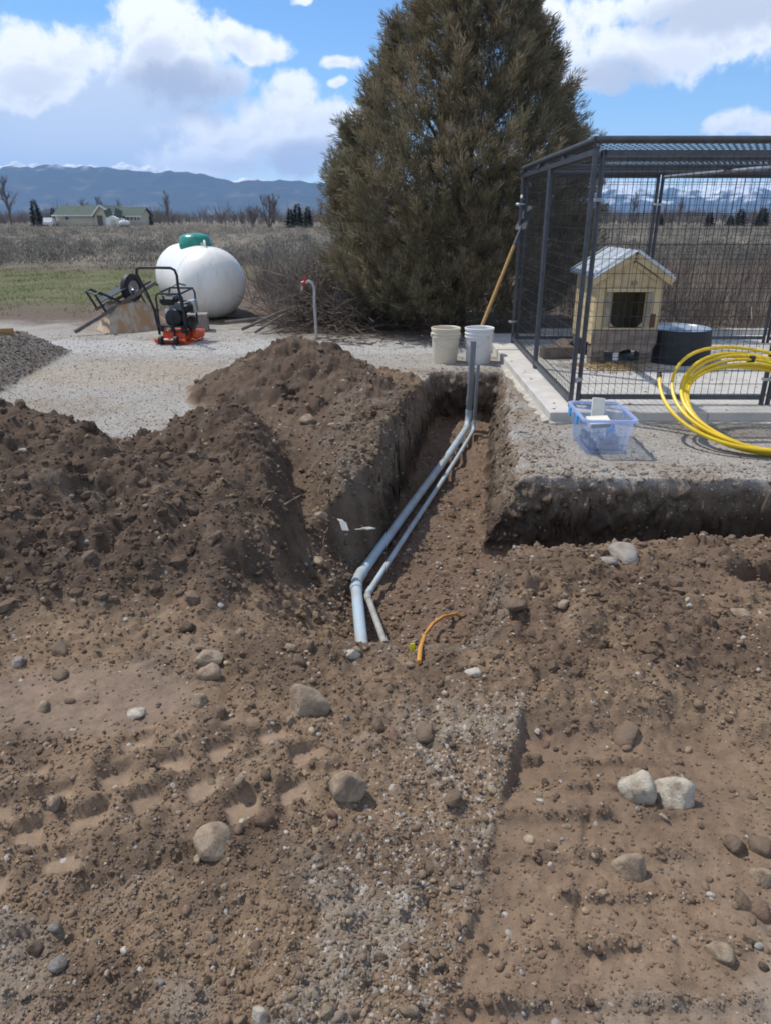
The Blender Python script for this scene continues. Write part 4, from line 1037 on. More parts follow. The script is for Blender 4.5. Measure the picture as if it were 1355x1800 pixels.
def cable():
    pp = [(736, 1164), (738, 1148), (746, 1128), (760, 1110), (778, 1096), (800, 1085), (812, 1080)]
    pts = []
    for i, (a, b) in enumerate(pp):
        q = atz(a, b, -.1)
        for _ in range(6): q = atz(a, b, hz(q.x, q.y)+.012)
        pts.append(q+Vector((0, 0, (.0, .02, .04, .045, .04, .02, -.02)[i])))
    o = MB().tube(pts, .0085, 8).build('cable', M_orange, None, True); tag(o, 'short end of orange cable curving out of the dirt at the trench mouth', 'cable')
    q = pts[1]+Vector((-.028, .005, .0))
    o = MB().box(tuple(q), (.018, .004, .035), rot=.4, bev=.001).build('tape_flag', M_tape); tag(o, 'tiny bright yellow tape scrap beside the orange cable end', 'tape')
cable()

# ------------------------------------------------------------------ storage bin and what is in it
def plastic(name, col, alpha, rough=.25):
    m = bpy.data.materials.new(name); m.use_nodes = True; T = NT(m.node_tree); out = T.n('ShaderNodeOutputMaterial')
    b = T.n('ShaderNodeBsdfPrincipled'); b.inputs['Base Color'].default_value = (*col, 1); b.inputs['Roughness'].default_value = rough
    tr = T.n('ShaderNodeBsdfTransparent'); tr.inputs[0].default_value = (.90, .94, 1, 1); tl = T.n('ShaderNodeBsdfTranslucent'); tl.inputs[0].default_value = (*col, 1)
    tc = T.n('ShaderNodeTexCoord'); a = T.m('ADD', alpha-.06, T.m('MULTIPLY', T.noise(tc.outputs['Object'], 14, 3), .12))
    m0 = T.n('ShaderNodeMixShader'); m0.inputs[0].default_value = .45; T.l(b.outputs[0], m0.inputs[1]); T.l(tl.outputs[0], m0.inputs[2])
    mx = T.n('ShaderNodeMixShader'); T.l(a, mx.inputs[0]); T.l(tr.outputs[0], mx.inputs[1]); T.l(m0.outputs[0], mx.inputs[2]); T.l(mx.outputs[0], out.inputs[0])
    return m
M_bin = plastic('clear_bin_plastic', (.66, .71, .86), .17); M_rim = plastic('bin_rim_plastic', (.62, .70, .92), .72)
M_blue = mat('blue_latch', (.05, .34, .72), .4, .1, 9, spec=.5); M_bag = plastic('clear_bag', (.75, .75, .78), .35, .15)
M_greyfit = mat('grey_fittings', (.27, .275, .285), .45, .3, 10); M_card = mat('cream_card', (.74, .71, .60), .7, .12, 8); M_slate = mat('slate_label', (.12, .17, .20), .5, .2, 10)
BX, BY = 1.465, 4.72; BZ = None
def bin_():
    z0 = max(hz(BX+i*.12, BY+j*.2) for i in (-1, 0, 1) for j in (-1, 0, 1))+.002
    t = thing('storage_bin', 'clear bluish plastic storage bin with blue latches beside the pen slab', 'storage bin', (BX, BY, z0), R(-2))
    wb, lb, wt, lt, h = .135, .215, .165, .255, .235
    def ring(w, l, z, b=.03): return [(w-b, -l, z), (w, -l+b, z), (w, l-b, z), (w-b, l, z), (-w+b, l, z), (-w, l-b, z), (-w, -l+b, z), (-w+b, -l, z)]
    rings = [ring(wb, lb, 0), ring(wb+.002, lb+.002, .004), ring(wt, lt, h), ring(wt-.003, lt-.003, h), ring(wb-.002, lb-.002, .006)]
    vs = sum(rings, []); fs = []
    for i in range(4): fs += [(i*8+k, i*8+(k+1) % 8, (i+1)*8+(k+1) % 8, (i+1)*8+k) for k in range(8)]
    fs += [tuple(range(7, -1, -1)), tuple(32+k for k in range(8))]
    MB().add(vs, fs).build('body', M_bin, t)
    o, i_ = ring(wt+.014, lt+.014, 0), ring(wt-.003, lt-.003, 0)
    vs = [(x, y, h-.012) for x, y, z in o]+[(x, y, h+.004) for x, y, z in o]+[(x, y, h+.004) for x, y, z in i_]+[(x, y, h-.012) for x, y, z in i_]
    fs = []
    for i in range(4): fs += [(i*8+k, i*8+(k+1) % 8, ((i+1) % 4)*8+(k+1) % 8, ((i+1) % 4)*8+k) for k in range(8)]
    MB().add(vs, fs).build('rim', M_rim, t)
    for (x, y) in ((-wt-.022, -.10), (-wt-.022, .12), (wt+.022, -.12), (wt+.022, .10)):
        s = 1 if x > 0 else -1
        lt_ = MB().prism([(-.032, 0), (.032, 0), (.030, -.045), (.016, -.062), (-.016, -.062), (-.030, -.045)], .010, Matrix.Translation((x-.005, y, h-.004)) @ Matrix(((0, 0, 1, 0), (1, 0, 0, 0), (0, 1, 0, 0), (0, 0, 0, 1)))).build('latch', M_blue, t)
    return z0
BZ = bin_()
def lump_bag(name, c, s, seed, m, label):
    bm = bmesh.new(); bmesh.ops.create_icosphere(bm, subdivisions=3, radius=1); r0 = random.Random(seed); k = [r0.uniform(2, 5) for _ in range(3)]
    for v in bm.verts: f = 1+.16*math.sin(v.co.x*k[0]*2+seed)*math.cos(v.co.y*k[1]*2)+.10*math.sin(v.co.z*k[2]*3); v.co = Vector((v.co.x*s[0]*f, v.co.y*s[1]*f, max(v.co.z*s[2]*f, -s[2]*.85)))
    me = bpy.data.meshes.new(name); bm.to_mesh(me); bm.free(); o = link(name, me, m, loc=c); tag(o, label, 'bag', 'bags of fittings in the storage bin'); return o
for i, (x, y, z, s, lab) in enumerate([(-.05, -.12, .06, (.055, .06, .055), 'clear bag of grey fittings at the front left of the storage bin'), (.06, -.10, .06, (.05, .06, .05), 'clear bag of grey fittings at the front right of the storage bin'),
                             (-.03, .06, .06, (.07, .08, .05), 'clear bag of grey fittings in the middle of the storage bin')]):
    lump_bag('fittings_bag', (BX+x, BY+y, BZ+z), s, i+3, M_bag, lab)
    r0 = random.Random(i+40); mb = MB()
    for k in range(9):
        p = Vector((r0.uniform(-.6, .6)*s[0], r0.uniform(-.6, .6)*s[1], r0.uniform(-.5, .4)*s[2])); d = Vector((r0.gauss(0, 1), r0.gauss(0, 1), r0.gauss(0, 1))).normalized()*.022
        mb.tube([p-d, p+d], .013, 8)
    tag(mb.build('pipe_fittings', M_greyfit, None, True, loc=(BX+x, BY+y, BZ+z)), ['grey pipe fittings', 'loose grey couplings', 'jumble of grey elbows'][i]+[' in the front left bag of the bin', ' in the front right bag of the bin', ' in the middle bag of the bin'][i], 'fittings', kind='stuff')
tag(MB().box((0, 0, .0), (.20, .30, .025), bev=.004).build('dark_mat', M_greyfit, loc=(BX, BY, BZ+.022)), 'dark layer of parts lining the floor of the storage bin', 'mat')
o = MB().box((0, 0, 0), (.085, .02, .16), bev=.002).build('card_packet', M_card, loc=(BX-.005, BY+.075, BZ+.225)); o.rotation_euler = (-.35, .06, -.1); tag(o, 'upright cream card packet sticking out of the storage bin', 'packet')
o = MB().box((0, 0, 0), (.15, .11, .035), bev=.002).build('slate_box', M_card, loc=(BX-.035, BY-.075, BZ+.178)); o.rotation_euler = (.25, -.03, .08); tag(o, 'cream box with slate label lying flat at the top of the bin', 'box')
lb_ = MB().box((0, -.0565, 0), (.13, .002, .026)).build('label', M_slate, o)
o = MB().lathe([(.025, 0), (.028, .01), (.028, .09), (.012, .11), (.012, .125)], 16).build('glue_can', M_blue, None, True, loc=(BX+.085, BY+.03, BZ+.036)); tag(o, 'blue can standing in the right side of the storage bin', 'can')

# ------------------------------------------------------------------ yellow tubing coil leaning on the pen
M_yhose = mat('yellow_tubing', (.80, .55, .025), .42, .12, 6, spec=.45)
def coil():
    base = Vector((2.50, 4.42, 0)); base.z = .014; upv = Vector((.04, .96, .50)).normalized(); side = Vector((1, -.04, 0)).normalized(); nrm = side.cross(upv)
    r0 = random.Random(3); pts = []; turns = 7; n = 60
    Rs = [.585, .55, .52, .515, .505, .50, .51, .50]; ox = [0, .055, .085, .09, .095, .105, .09, .10]; lift = [0, .018, .02, .03, .04, .035, .045, .03]
    sq = [1.0, 1.0, .985, .97, .95, .94, .93, .95]
    for i in range(turns*n+1):
        f = i/n; k = min(int(f), turns-1); s = f-k; s2 = s*s*(3-2*s)
        L = lambda A: A[k]*(1-s2)+A[k+1]*s2
        a = 2*math.pi*f + 2.9
        Rr = L(Rs); c = base + upv*(Rr*L(sq)+L(lift)) + side*L(ox) - nrm*(-.012*(f-turns/2))*-1
        p = c + side*(Rr*math.cos(a)) + upv*(Rr*L(sq)*math.sin(a)); p = p + nrm*.012*math.sin(a*3+f)
        p.z = max(p.z, .013); pts.append(p)
    o = thing('tubing_coil', 'large coil of yellow plastic tubing leaning against the front of the pen', 'coil of tubing')
    MB().tube(pts, .0125, 8).build('tubing', M_yhose, o, True)
    for a, m in ((1.25, M_rubber),):
        c = base + upv*(.53*.985+.015) + side*.02
        q = c+side*(.5*math.cos(a))+upv*(.5*math.sin(a)); tn = (-side*math.sin(a)+upv*math.cos(a))
        MB().tube([q-tn*.02, q+tn*.02], .030, 12).build('tie_tape', m, o, True)
    MB().tube([pts[0], pts[0]+(pts[0]-pts[2]).normalized()*.05], .016, 10).build('end_plug', M_rubber, o, True)
coil()
# ------------------------------------------------------------------ propane tank
def tank_mat():
    m = bpy.data.materials.new('tank_paint'); m.use_nodes = True; T = NT(m.node_tree); out = T.n('ShaderNodeOutputMaterial'); b = T.n('ShaderNodeBsdfPrincipled'); T.l(b.outputs[0], out.inputs[0])
    tc = T.n('ShaderNodeTexCoord'); mp = T.n('ShaderNodeMapping'); mp.inputs['Scale'].default_value = (6, 6, .7); T.l(tc.outputs['Object'], mp.inputs[0])
    f = T.ss(T.noise(mp.outputs[0], 1.6, 6, .65), .45, .85); c = T.mix(f, (.80, .785, .735), (.64, .60, .51))
    g = T.ss(T.noise(tc.outputs['Object'], 2.6, 5, .6), .55, .75); c = T.mix(T.m('MULTIPLY', g, .5), c, (.66, .57, .42))
    sp = T.ss(T.noise(tc.outputs['Object'], 34, 2, .5), .73, .76); c = T.mix(sp, c, (.20, .15, .11))
    T.l(c, b.inputs['Base Color']); b.inputs['Roughness'].default_value = .38; b.inputs['Specular IOR Level'].default_value = .5
    return m
M_tank = tank_mat(); M_green = mat('green_dome', (.012, .19, .135), .32, .25, 5, spec=.55, col2=(.02, .27, .2))
M_block = mat('cinder_block', (.30, .265, .235), .95, .25, 20, .004, 60)
def tank():
    near = Vector((-2.66, 11.4, .52)); farp = Vector((-3.48, 13.1, .52)); d = (farp-near); L = d.length; d.normalize(); rz = math.atan2(d.y, d.x)
    c = (near+farp)/2; z0 = .0
    t = thing('propane_tank', 'big white propane tank with green dome on blocks in the yard', 'propane tank', (c.x, c.y, 0), rz)
    r = .52; Mx = Matrix.Translation((0, 0, .53)) @ Matrix.Rotation(math.pi/2, 4, 'Y'); prof = []
    for i in range(13): a = -math.pi/2+math.pi/2*i/12; prof.append((max(r*math.cos(a), .001), -L/2+r*.86*math.sin(a)))
    for i in range(13): a = math.pi/2*i/12; prof.append((max(r*math.cos(a), .001), L/2+r*.86*math.sin(a)))
    MB().lathe(prof, 56, Mx, False, False).build('shell', M_tank, t, True)
    for s in (-1, 1): MB().lathe([(r+.001, -.012), (r+.007, -.004), (r+.007, .004), (r+.001, .012)], 56, Mx @ Matrix.Translation((0, 0, s*L/2)), False, False).build('weld_band', M_tank, t, True)
    dz = .53+r-.05
    MB().lathe([(.245, 0), (.255, .04), (.252, .10), (.236, .16), (.195, .203), (.12, .224), (.05, .229), (.001, .23)], 40, Matrix.Translation((-.05, 0, dz)), True, False).build('dome', M_green, t, True)
    MB().tube([(-.02-.5, 0, .53+r-.02), (-.02-.5, 0, .53+r+.05)], .02, 8).build('fitting', M_galv, t)
    for x in (-L/2+.12, L/2-.12):
        MB().tube([(x-.16, .05, .53+r*.93), (x-.16, .05, .53+r+.06), (x-.10, .05, .53+r+.09), (x-.06, .05, .53+r+.05), (x-.06, .05, .53+r*.93)], .012, 8).build('lifting_lug', M_tank, t, True)
        MB().box((x+.1, 0, .06), (.24, .75, .14), bev=.01).build('saddle', M_block, t)
    return t
tank()
p = atz(341, 583); tag(MB().box((0, 0, .12), (.36, .22, .24), bev=.008).build('concrete_block', M_block, loc=(p.x, p.y+.12, hz(p.x, p.y)-.01)), 'grey brown block on the ground between the compactor and the white tank', 'block').rotation_euler = (0, 0, .15)

# ------------------------------------------------------------------ upturned wheelbarrow
M_tray = mat('rusty_tray', (.42, .385, .30), .6, .9, 4.5, .002, 30, col2=(.38, .22, .11), detail=7, thr=(.38, .60), stretch=(2.0, 2.0, .7))
M_grey_timber = mat('grey_timber', (.17, .15, .135), .85, .35, 8, stretch=(1, 6, 6)); M_blacksteel = mat('black_paint', (.032, .034, .038), .5, .25, 10)
def wheelbarrow():
    p = atz(222, 583); t = thing('wheelbarrow', 'rusty wheelbarrow lying upside down with its wheel in the air', 'wheelbarrow', (p.x, p.y+.36, hz(p.x, p.y+.35)-.015), R(34))
    # tray: rim on the ground, hull rising (inverted); nose to +x
    def rr(hx0, hx1, hy, z, n=5, b=.12):
        pts = []
        for (cx_, cy_, a0) in ((hx1-b, hy-b, 0), (hx0+b, hy-b, 90), (hx0+b, -hy+b, 180), (hx1-b, -hy+b, 270)):
            for k in range(n+1): a = R(a0+90*k/n); pts.append((cx_+b*math.cos(a), cy_+b*math.sin(a), z))
        return pts
    rings = [rr(-.47, .50, .37, .012), rr(-.46, .49, .36, .018), rr(-.39, .33, .285, .20), rr(-.32, .17, .215, .37), rr(-.25, .09, .15, .405, b=.08)]
    n = len(rings[0]); vs = sum(rings, []); fs = []
    for i in range(len(rings)-1): fs += [(i*n+k, i*n+(k+1) % n, (i+1)*n+(k+1) % n, (i+1)*n+k) for k in range(n)]
    fs.append(tuple((len(rings)-1)*n+k for k in range(n)))
    tilt = Matrix.Rotation(R(-1), 4, 'Y')
    tr = MB().add([tilt @ Vector(q) for q in vs], fs).build('tray', M_tray, t, True)
    MB().tube([Vector(q)+Vector((0, 0, .004)) for q in rr(-.475, .505, .375, .012)], .011, 6, False, True).build('rim', M_tray, tr, True)
    # wooden handles run over the upturned hull and down to the ground behind
    for s in (-1, 1):
        MB().bar((-.86, s*.28, .07) if s < 0 else (-.45, s*.22, .285), (.34, s*.10, .63), .05, .045).build('handle', M_grey_timber, t)
    # legs stick up
    for s in (-1, 1):
        y0 = s*.235
        MB().tube([(-.42, y0, .30), (-.53, y0*1.05, .53), (-.47, y0*1.05, .555), (-.20, y0*.9, .41)], .017, 8).build('leg', M_blacksteel, t, True)
    MB().bar((-.515, -.24, .52), (-.515, .24, .52), .03, .012).build('leg_brace', M_blacksteel, t)
    MB().box((-.26, .0, .50), (.40, .34, .010), rot=Matrix.Rotation(R(-25), 4, 'Y')).build('brace_plate', M_blacksteel, t)
    # wheel between the handles
    wc = Vector((.03, 0, .57)); W = Matrix.Translation(wc) @ Matrix.Rotation(R(34), 4, 'Z') @ Matrix.Rotation(math.pi/2, 4, 'X')
    wh = MB().lathe([(.10, -.036), (.13, -.048), (.165, -.047), (.188, -.034), (.197, 0), (.188, .034), (.165, .047), (.13, .048), (.10, .036)], 32, W, False, False).build('wheel', M_rubber, t, True)
    MB().lathe([(.10, -.036), (.085, -.02), (.03, -.014), (.03, .014), (.085, .02), (.10, .036)], 24, W, False, False).build('rim', M_galv, wh, True)
    MB().tube([W @ Vector((0, 0, -.12)), W @ Vector((0, 0, .12))], .012, 8).build('axle', M_galv, wh)
    for s in (-1, 1):
        MB().bar((.12, s*.13, .575), (.33, s*.20, .17), .034, .012).build('front_brace', M_blacksteel, t)
        MB().bar((.0, s*.14, .55), (.02, s*.17, .34), .034, .012).build('front_brace', M_blacksteel, t)
    MB().bar((.36, -.10, .60), (.36, .10, .60), .04, .02).build('cross_bar', M_blacksteel, t)
wheelbarrow()

# ------------------------------------------------------------------ plate compactor
M_or = mat('orange_paint', (.72, .11, .035), .45, .2, 9, spec=.45); M_engine = mat('engine_black', (.022, .023, .026), .45, .35, 18); M_pale = mat('pale_label', (.52, .62, .72), .5, .15, 10)
M_silver = mat('silver_part', (.45, .46, .47), .4, .3, 18, metal=.7)
def compactor():
    p = atz(308, 604); t = thing('plate_compactor', 'orange plate compactor with black engine and black handle on the gravel', 'plate compactor', (p.x, p.y+.22, hz(p.x, p.y+.2)+.002), R(-11))
    # plate: upturned front and rear lips (x across, y forward away from the camera)
    prof = [(-.27, .06), (-.24, .012), (-.19, 0), (.20, 0), (.27, .03), (.33, .11), (.315, .125), (.255, .05), (.19, .022), (-.185, .022), (-.23, .034), (-.26, .075)]
    MB().prism(prof, .42, Matrix(((0, 0, 1, -.21), (1, 0, 0, 0), (0, 1, 0, 0), (0, 0, 0, 1)))).build('base_plate', M_or, t)
    MB().box((0, -.02, .085), (.30, .28, .11), bev=.02).build('exciter_housing', M_or, t)
    MB().box((.225, .08, .09), (.09, .24, .10), bev=.025).build('wheel_guard', M_or, t)
    for s in (-1, 1):
        for y in (-.14, .12): MB().lathe([(.028, 0), (.034, .02), (.034, .04), (.028, .06)], 12, Matrix.Translation((s*.14, y, .14))).build('rubber_mount', M_rubber, t, True)
    MB().box((0, -.01, .212), (.36, .36, .022), bev=.004).build('engine_deck', M_engine, t)
    MB().box((-.02, .02, .30), (.22, .22, .16), bev=.03).build('crankcase', M_engine, t)
    cy_ = MB()
    for k in range(6): cy_.box((.06, .02, .40+k*.017), (.20, .20, .008), bev=.001)
    cy_.build('cooling_fins', M_silver, t)
    MB().box((.05, .02, .44), (.15, .15, .13), bev=.02).build('cylinder', M_engine, t)
    MB().box((-.07, .02, .505), (.22, .24, .11), bev=.03).build('fuel_tank', M_engine, t)
    MB().lathe([(.028, 0), (.030, .02), (.02, .026)], 14, Matrix.Translation((-.08, .0, .56))).build('fuel_cap', M_silver, t, True)
    MB().lathe([(.09, -.02), (.105, 0), (.105, .03), (.07, .05), (.02, .055)], 24, Matrix.Translation((.02, -.12, .31)) @ Matrix.Rotation(math.pi/2, 4, 'X')).build('recoil_starter', M_engine, t, True)
    MB().box((-.055, -.142, .385), (.05, .008, .075), bev=.002).build('data_plate', M_pale, t); MB().box((.045, -.142, .38), (.045, .008, .07), bev=.002).build('data_plate', M_pale, t)
    MB().box((.17, -.03, .42), (.09, .16, .10), bev=.02).build('air_filter', M_engine, t)
    MB().lathe([(.055, 0), (.06, .02), (.06, .13), (.05, .15)], 18, Matrix.Translation((.18, .12, .36)) @ Matrix.Rotation(.2, 4, 'X')).build('muffler', M_silver, t, True)
    MB().lathe([(.085, 0), (.09, .01), (.09, .05), (.07, .06)], 22, Matrix.Translation((.19, -.05, .24)) @ Matrix.Rotation(math.pi/2, 4, 'Y')).build('belt_cover', M_engine, t, True)
    # handle loop leaning back towards the operator
    hz_ = [(-.20, -.12, .10), (-.215, -.16, .40), (-.235, -.24, .60), (-.27, -.30, .75), (-.29, -.34, .84), (-.275, -.36, .895), (-.225, -.37, .915), (0, -.375, .918), (.17, -.37, .915), (.215, -.36, .89), (.225, -.34, .83), (.195, -.28, .70), (.18, -.22, .55), (.175, -.14, .30), (.175, -.12, .10)]
    MB().tube(hz_, .0165, 10).build('handle', M_blacksteel, t, True)
    for y, zt in ((-.16, .60), (.20, .64)):
        MB().tube([(-.17, y, .20), (-.175, y, zt-.05), (-.15, y, zt), (.15, y, zt), (.175, y, zt-.05), (.17, y, .20)], .0125, 8).build('roll_cage', M_blacksteel, t, True)
    for s in (-1, 1): MB().tube([(s*.15, -.16, .60), (s*.15, .20, .64)], .0125, 8).build('roll_cage', M_blacksteel, t, True)
    MB().tube([(.205, -.30, .74), (.30, -.29, .715)], .009, 8).build('throttle_lever', M_blacksteel, t)
    MB().tube([(.19, -.29, .73), (.05, -.25, .66), (-.07, -.18, .62), (-.12, -.10, .55)], .005, 6).build('throttle_cable', M_blacksteel, t)
    MB().tube([(-.10, -.16, .21), (-.10, -.15, .10)], .012, 8).build('strut', M_or, t); MB().tube([(.02, -.17, .35), (.03, -.18, .08)], .014, 8).build('strut', M_engine, t)
    MB().tube([(-.05, -.31, .07), (.09, -.31, .07)], .012, 8).build('axle_bar', M_silver, t)
    for s in (-1, 1): MB().lathe([(.05, -.02), (.055, 0), (.05, .02)], 16, Matrix.Translation((s*.10, -.29, .06)) @ Matrix.Rotation(math.pi/2, 4, 'Y')).build('wheel', M_rubber, t, True)
compactor()
M_ochre = mat('ochre_board', (.40, .24, .10), .8, .3, 8, stretch=(1, 5, 5))
tag(MB().bar((-4.75, 7.75, .30), (-4.0, 7.80, .315), .04, .09).build('timber_board', M_ochre), 'ochre timber board lying along the back of the gravel heap', 'board')

# ------------------------------------------------------------------ far house, shed, vehicle, small tank
M_beige = mat('beige_siding', (.55, .50, .38), .8, .12, .6); M_roofg = mat('green_shingle', (.085, .115, .095), .9, .25, 2.0); M_pane = mat('window_pane', (.05, .06, .075), .15, .2, 3, spec=.6); M_wtrim = mat('white_trim', (.7, .7, .68), .6, .1, 3)
def house():
    Y = 150; a = aty(97, 394, Y); x0 = a.x; sc_ = lambda px: aty(px, 380, Y).x; zz_ = lambda py: aty(150, py, Y).z
    g0 = hz(sc_(150), Y); t = thing('beige_house', 'long beige house with grey green roof far across the field at left', 'house', (sc_(150), Y, g0)); ox, oz = sc_(150), g0
    def Xp(px): return sc_(px)-ox
    def Zp(py): return zz_(py)-oz
    def gable_block(xa, xb, ya, yb, ze, zr, wm='wall'):
        MB().box(((xa+xb)/2, (ya+yb)/2, ze/2-.4), (xb-xa, yb-ya, ze+.8)).build('wall', M_beige, t)
        ym = (ya+yb)/2; e = .5
        rf = MB().add([(xa-e, ya-e, ze-.1), (xb+e, ya-e, ze-.1), (xb+e, ym, zr), (xa-e, ym, zr), (xa-e, yb+e, ze-.1), (xb+e, yb+e, ze-.1), (xa-e, ym, zr-.25), (xb+e, ym, zr-.25)],
                 [(0, 1, 2, 3), (3, 2, 5, 4), (0, 3, 6), (6, 3, 4), (1, 7, 2), (2, 7, 5), (0, 6, 7, 1), (6, 4, 5, 7)]).build('roof', M_roofg, t)
        for x in (xa, xb): MB().prism([(ya, ze-.02), (yb, ze-.02), (ym, zr-.3)], .08, Matrix(((0, 0, 1, x-.04), (1, 0, 0, 0), (0, 1, 0, 0), (0, 0, 0, 1)))).build('gable', M_beige, t)
        MB().bar((xa-e, ya-e-.05, ze-.1), (xb+e, ya-e-.05, ze-.1), .08, .22).build('gutter', M_wtrim, t)
    gable_block(Xp(97), Xp(172), 0, 9, Zp(377.5), Zp(360))
    gable_block(Xp(196), Xp(235), 4, 11, Zp(379), Zp(362))
    # gable-fronted wing
    xa, xb = Xp(169), Xp(206); xm = Xp(181); ze, za = Zp(378), Zp(361)
    MB().box(((xa+xb)/2, 5.2, ze/2-.4), (xb-xa-.02, 12, ze+.8)).build('wall', M_beige, t)
    MB().prism([(xa, ze), (xb, ze), (xm, za)], .1, Matrix(((1, 0, 0, 0), (0, 0, 1, -.9), (0, 1, 0, 0), (0, 0, 0, 1)))).build('gable', M_beige, t)
    for s, xe in ((-1, xa-.4), (1, xb+.4)):
        zee = ze - .1
        rf = MB().add([(xm, -1.3, za+.15), (xe, -1.3, zee), (xe, 11.2, zee), (xm, 11.2, za+.15), (xm, -1.3, za-.1), (xe, -1.3, zee-.22), (xe, 11.2, zee-.22), (xm, 11.2, za-.1)],
                 [(0, 1, 2, 3), (7, 6, 5, 4), (0, 4, 5, 1), (1, 5, 6, 2), (2, 6, 7, 3)]).build('roof', M_roofg, t)
        MB().bar((xm, -1.36, za+.05), (xe, -1.36, zee-.08), .08, .30).build('barge_board', M_wtrim, t)
    for (px0, px1, py0, py1, y) in ((114, 121, 378.5, 386, 0), (211, 214.5, 380, 387, 4), (218, 221.5, 380, 387, 4), (224.5, 228, 380, 387, 4), (230, 233, 380, 387, 4)):
        xa, xb, za, zb = Xp(px0), Xp(px1), Zp(py1), Zp(py0)
        f = MB().box(((xa+xb)/2, y-.03, (za+zb)/2), (xb-xa+.16, .10, zb-za+.16)).build('window', M_wtrim, t)
        for k in (0, 1):
            w = (xb-xa)/2-.04; MB().box((xa+.02+w/2+k*(w+.04), y-.09, (za+zb)/2), (w, .03, zb-za-.02)).build('pane', M_pane, f)
    MB().box((Xp(178), -.93, Zp(388)), (1.0, .06, 2.0)).build('door', M_pane, t)
    # shed in front
    Ys = 138; s_ = lambda px: aty(px, 380, Ys).x; cx = (s_(185)+s_(207))/2; w = s_(207)-s_(185); gs = hz(cx, Ys); zs = lambda py: aty(195, py, Ys).z-gs
    sh = thing('garden_shed', 'small pale shed with ridged roof in front of the beige house', 'shed', (cx, Ys, gs))
    h = zs(383.5); MB().box((0, 1.2, h/2-.3), (w, 2.4, h+.6)).build('wall', M_wtrim, sh)
    MB().prism([(-w/2, h), (w/2, h), (0, zs(378.5))], 2.4, Matrix(((1, 0, 0, 0), (0, 0, 1, 0), (0, 1, 0, 0), (0, 0, 0, 1)))).build('gable', M_wtrim, sh)
    for s in (-1, 1): MB().bar((0, 1.2, zs(378.2)), (s*(w/2+.12), 1.2, h), 2.7, .08, up=(0, 1, 0)).build('roof', M_roofg, sh)
    MB().box((w*.12, -.03, h*.42), (w*.42, .05, h*.8)).build('door', M_beige, sh)
    # vehicle seen from behind
    Yc = 146; cx = aty(83, 385, Yc).x; gc = hz(cx, Yc); v = thing('parked_car', 'white car parked left of the beige house, seen from behind', 'car', (cx, Yc, gc), R(12))
    MB().prism([(-2.2, .35), (2.2, .35), (2.25, .75), (2.0, .95), (-2.1, .98), (-2.25, .8)], 1.8, Matrix(((0, 0, 1, -.9), (1, 0, 0, 2.2), (0, 1, 0, 0), (0, 0, 0, 1)))).build('body', M_wtrim, v)
    MB().prism([(-2.0, .98), (.9, .96), (.2, 1.55), (-1.6, 1.58)], 1.6, Matrix(((0, 0, 1, -.8), (1, 0, 0, 2.2), (0, 1, 0, 0), (0, 0, 0, 1)))).build('cabin', M_wtrim, v)
    MB().prism([(-.62, 1.04), (.62, 1.04), (.55, 1.48), (-.55, 1.48)], .03, Matrix(((1, 0, 0, 0), (0, .6, 1, .30-.62+.1), (0, 1, 0, 0), (0, 0, 0, 1)))).build('rear_window', M_pane, v)
    for x in (-.82, .82):
        for y in (.8, 3.6): MB().lathe([(.3, -.1), (.33, 0), (.3, .1)], 16, Matrix.Translation((x, y, .33)) @ Matrix.Rotation(math.pi/2, 4, 'Y')).build('wheel', M_rubber, v, True)
        MB().box((x*.92, -.02, .82), (.16, .06, .2)).build('tail_light', M_red, v)
    Yt = 136; cx = aty(219, 391, Yt).x; gt = hz(cx, Yt); q = thing('small_propane_tank', 'tiny white propane tank beside the shed of the beige house', 'propane tank', (cx, Yt, gt), R(72))
    prof = [(.001, -1.25), (.25, -1.18), (.42, -1.0), (.46, -.8), (.46, .8), (.42, 1.0), (.25, 1.18), (.001, 1.25)]
    MB().lathe(prof, 20, Matrix.Translation((0, 0, .62)) @ Matrix.Rotation(math.pi/2, 4, 'Y'), False, False).build('shell', M_wtrim, q, True)
    MB().lathe([(.2, 0), (.2, .15), (.1, .22)], 14, Matrix.Translation((0, 0, 1.05))).build('dome', M_wtrim, q, True)
    for s in (-1, 1): MB().box((s*.7, 0, .1), (.2, .8, .3)).build('foot', M_block, q)
house()
# ------------------------------------------------------------------ rocks one could pick up
def ico(sub):
    bm = bmesh.new(); bmesh.ops.create_icosphere(bm, subdivisions=sub, radius=1.0); bm.verts.ensure_lookup_table(); bm.verts.index_update()
    V = np.array([v.co[:] for v in bm.verts]); F = np.array([[v.index for v in f.verts] for f in bm.faces]); bm.free(); return V, F
def stone_shape(sub, seed, angular):
    r0 = np.random.default_rng(seed); V, F = ico(sub); V = V.copy()
    for k in range(int(7+angular*9)):
        n = r0.normal(size=3); n /= np.linalg.norm(n); c = r0.uniform(.50, .92) if angular > .5 else r0.uniform(.66, .98)
        d = V@n; over = np.clip(d-c, 0, None); V -= over[:, None]*n[None]*(.92 if angular > .5 else .6)
    V *= 1+.05*np.sin(V[:, [0]]*5+seed)*np.cos(V[:, [1]]*4+seed*2)+.03*np.sin(V[:, [2]]*9+seed)
    V += r0.normal(0, .012 if sub >= 3 else .03, V.shape)
    return V, F
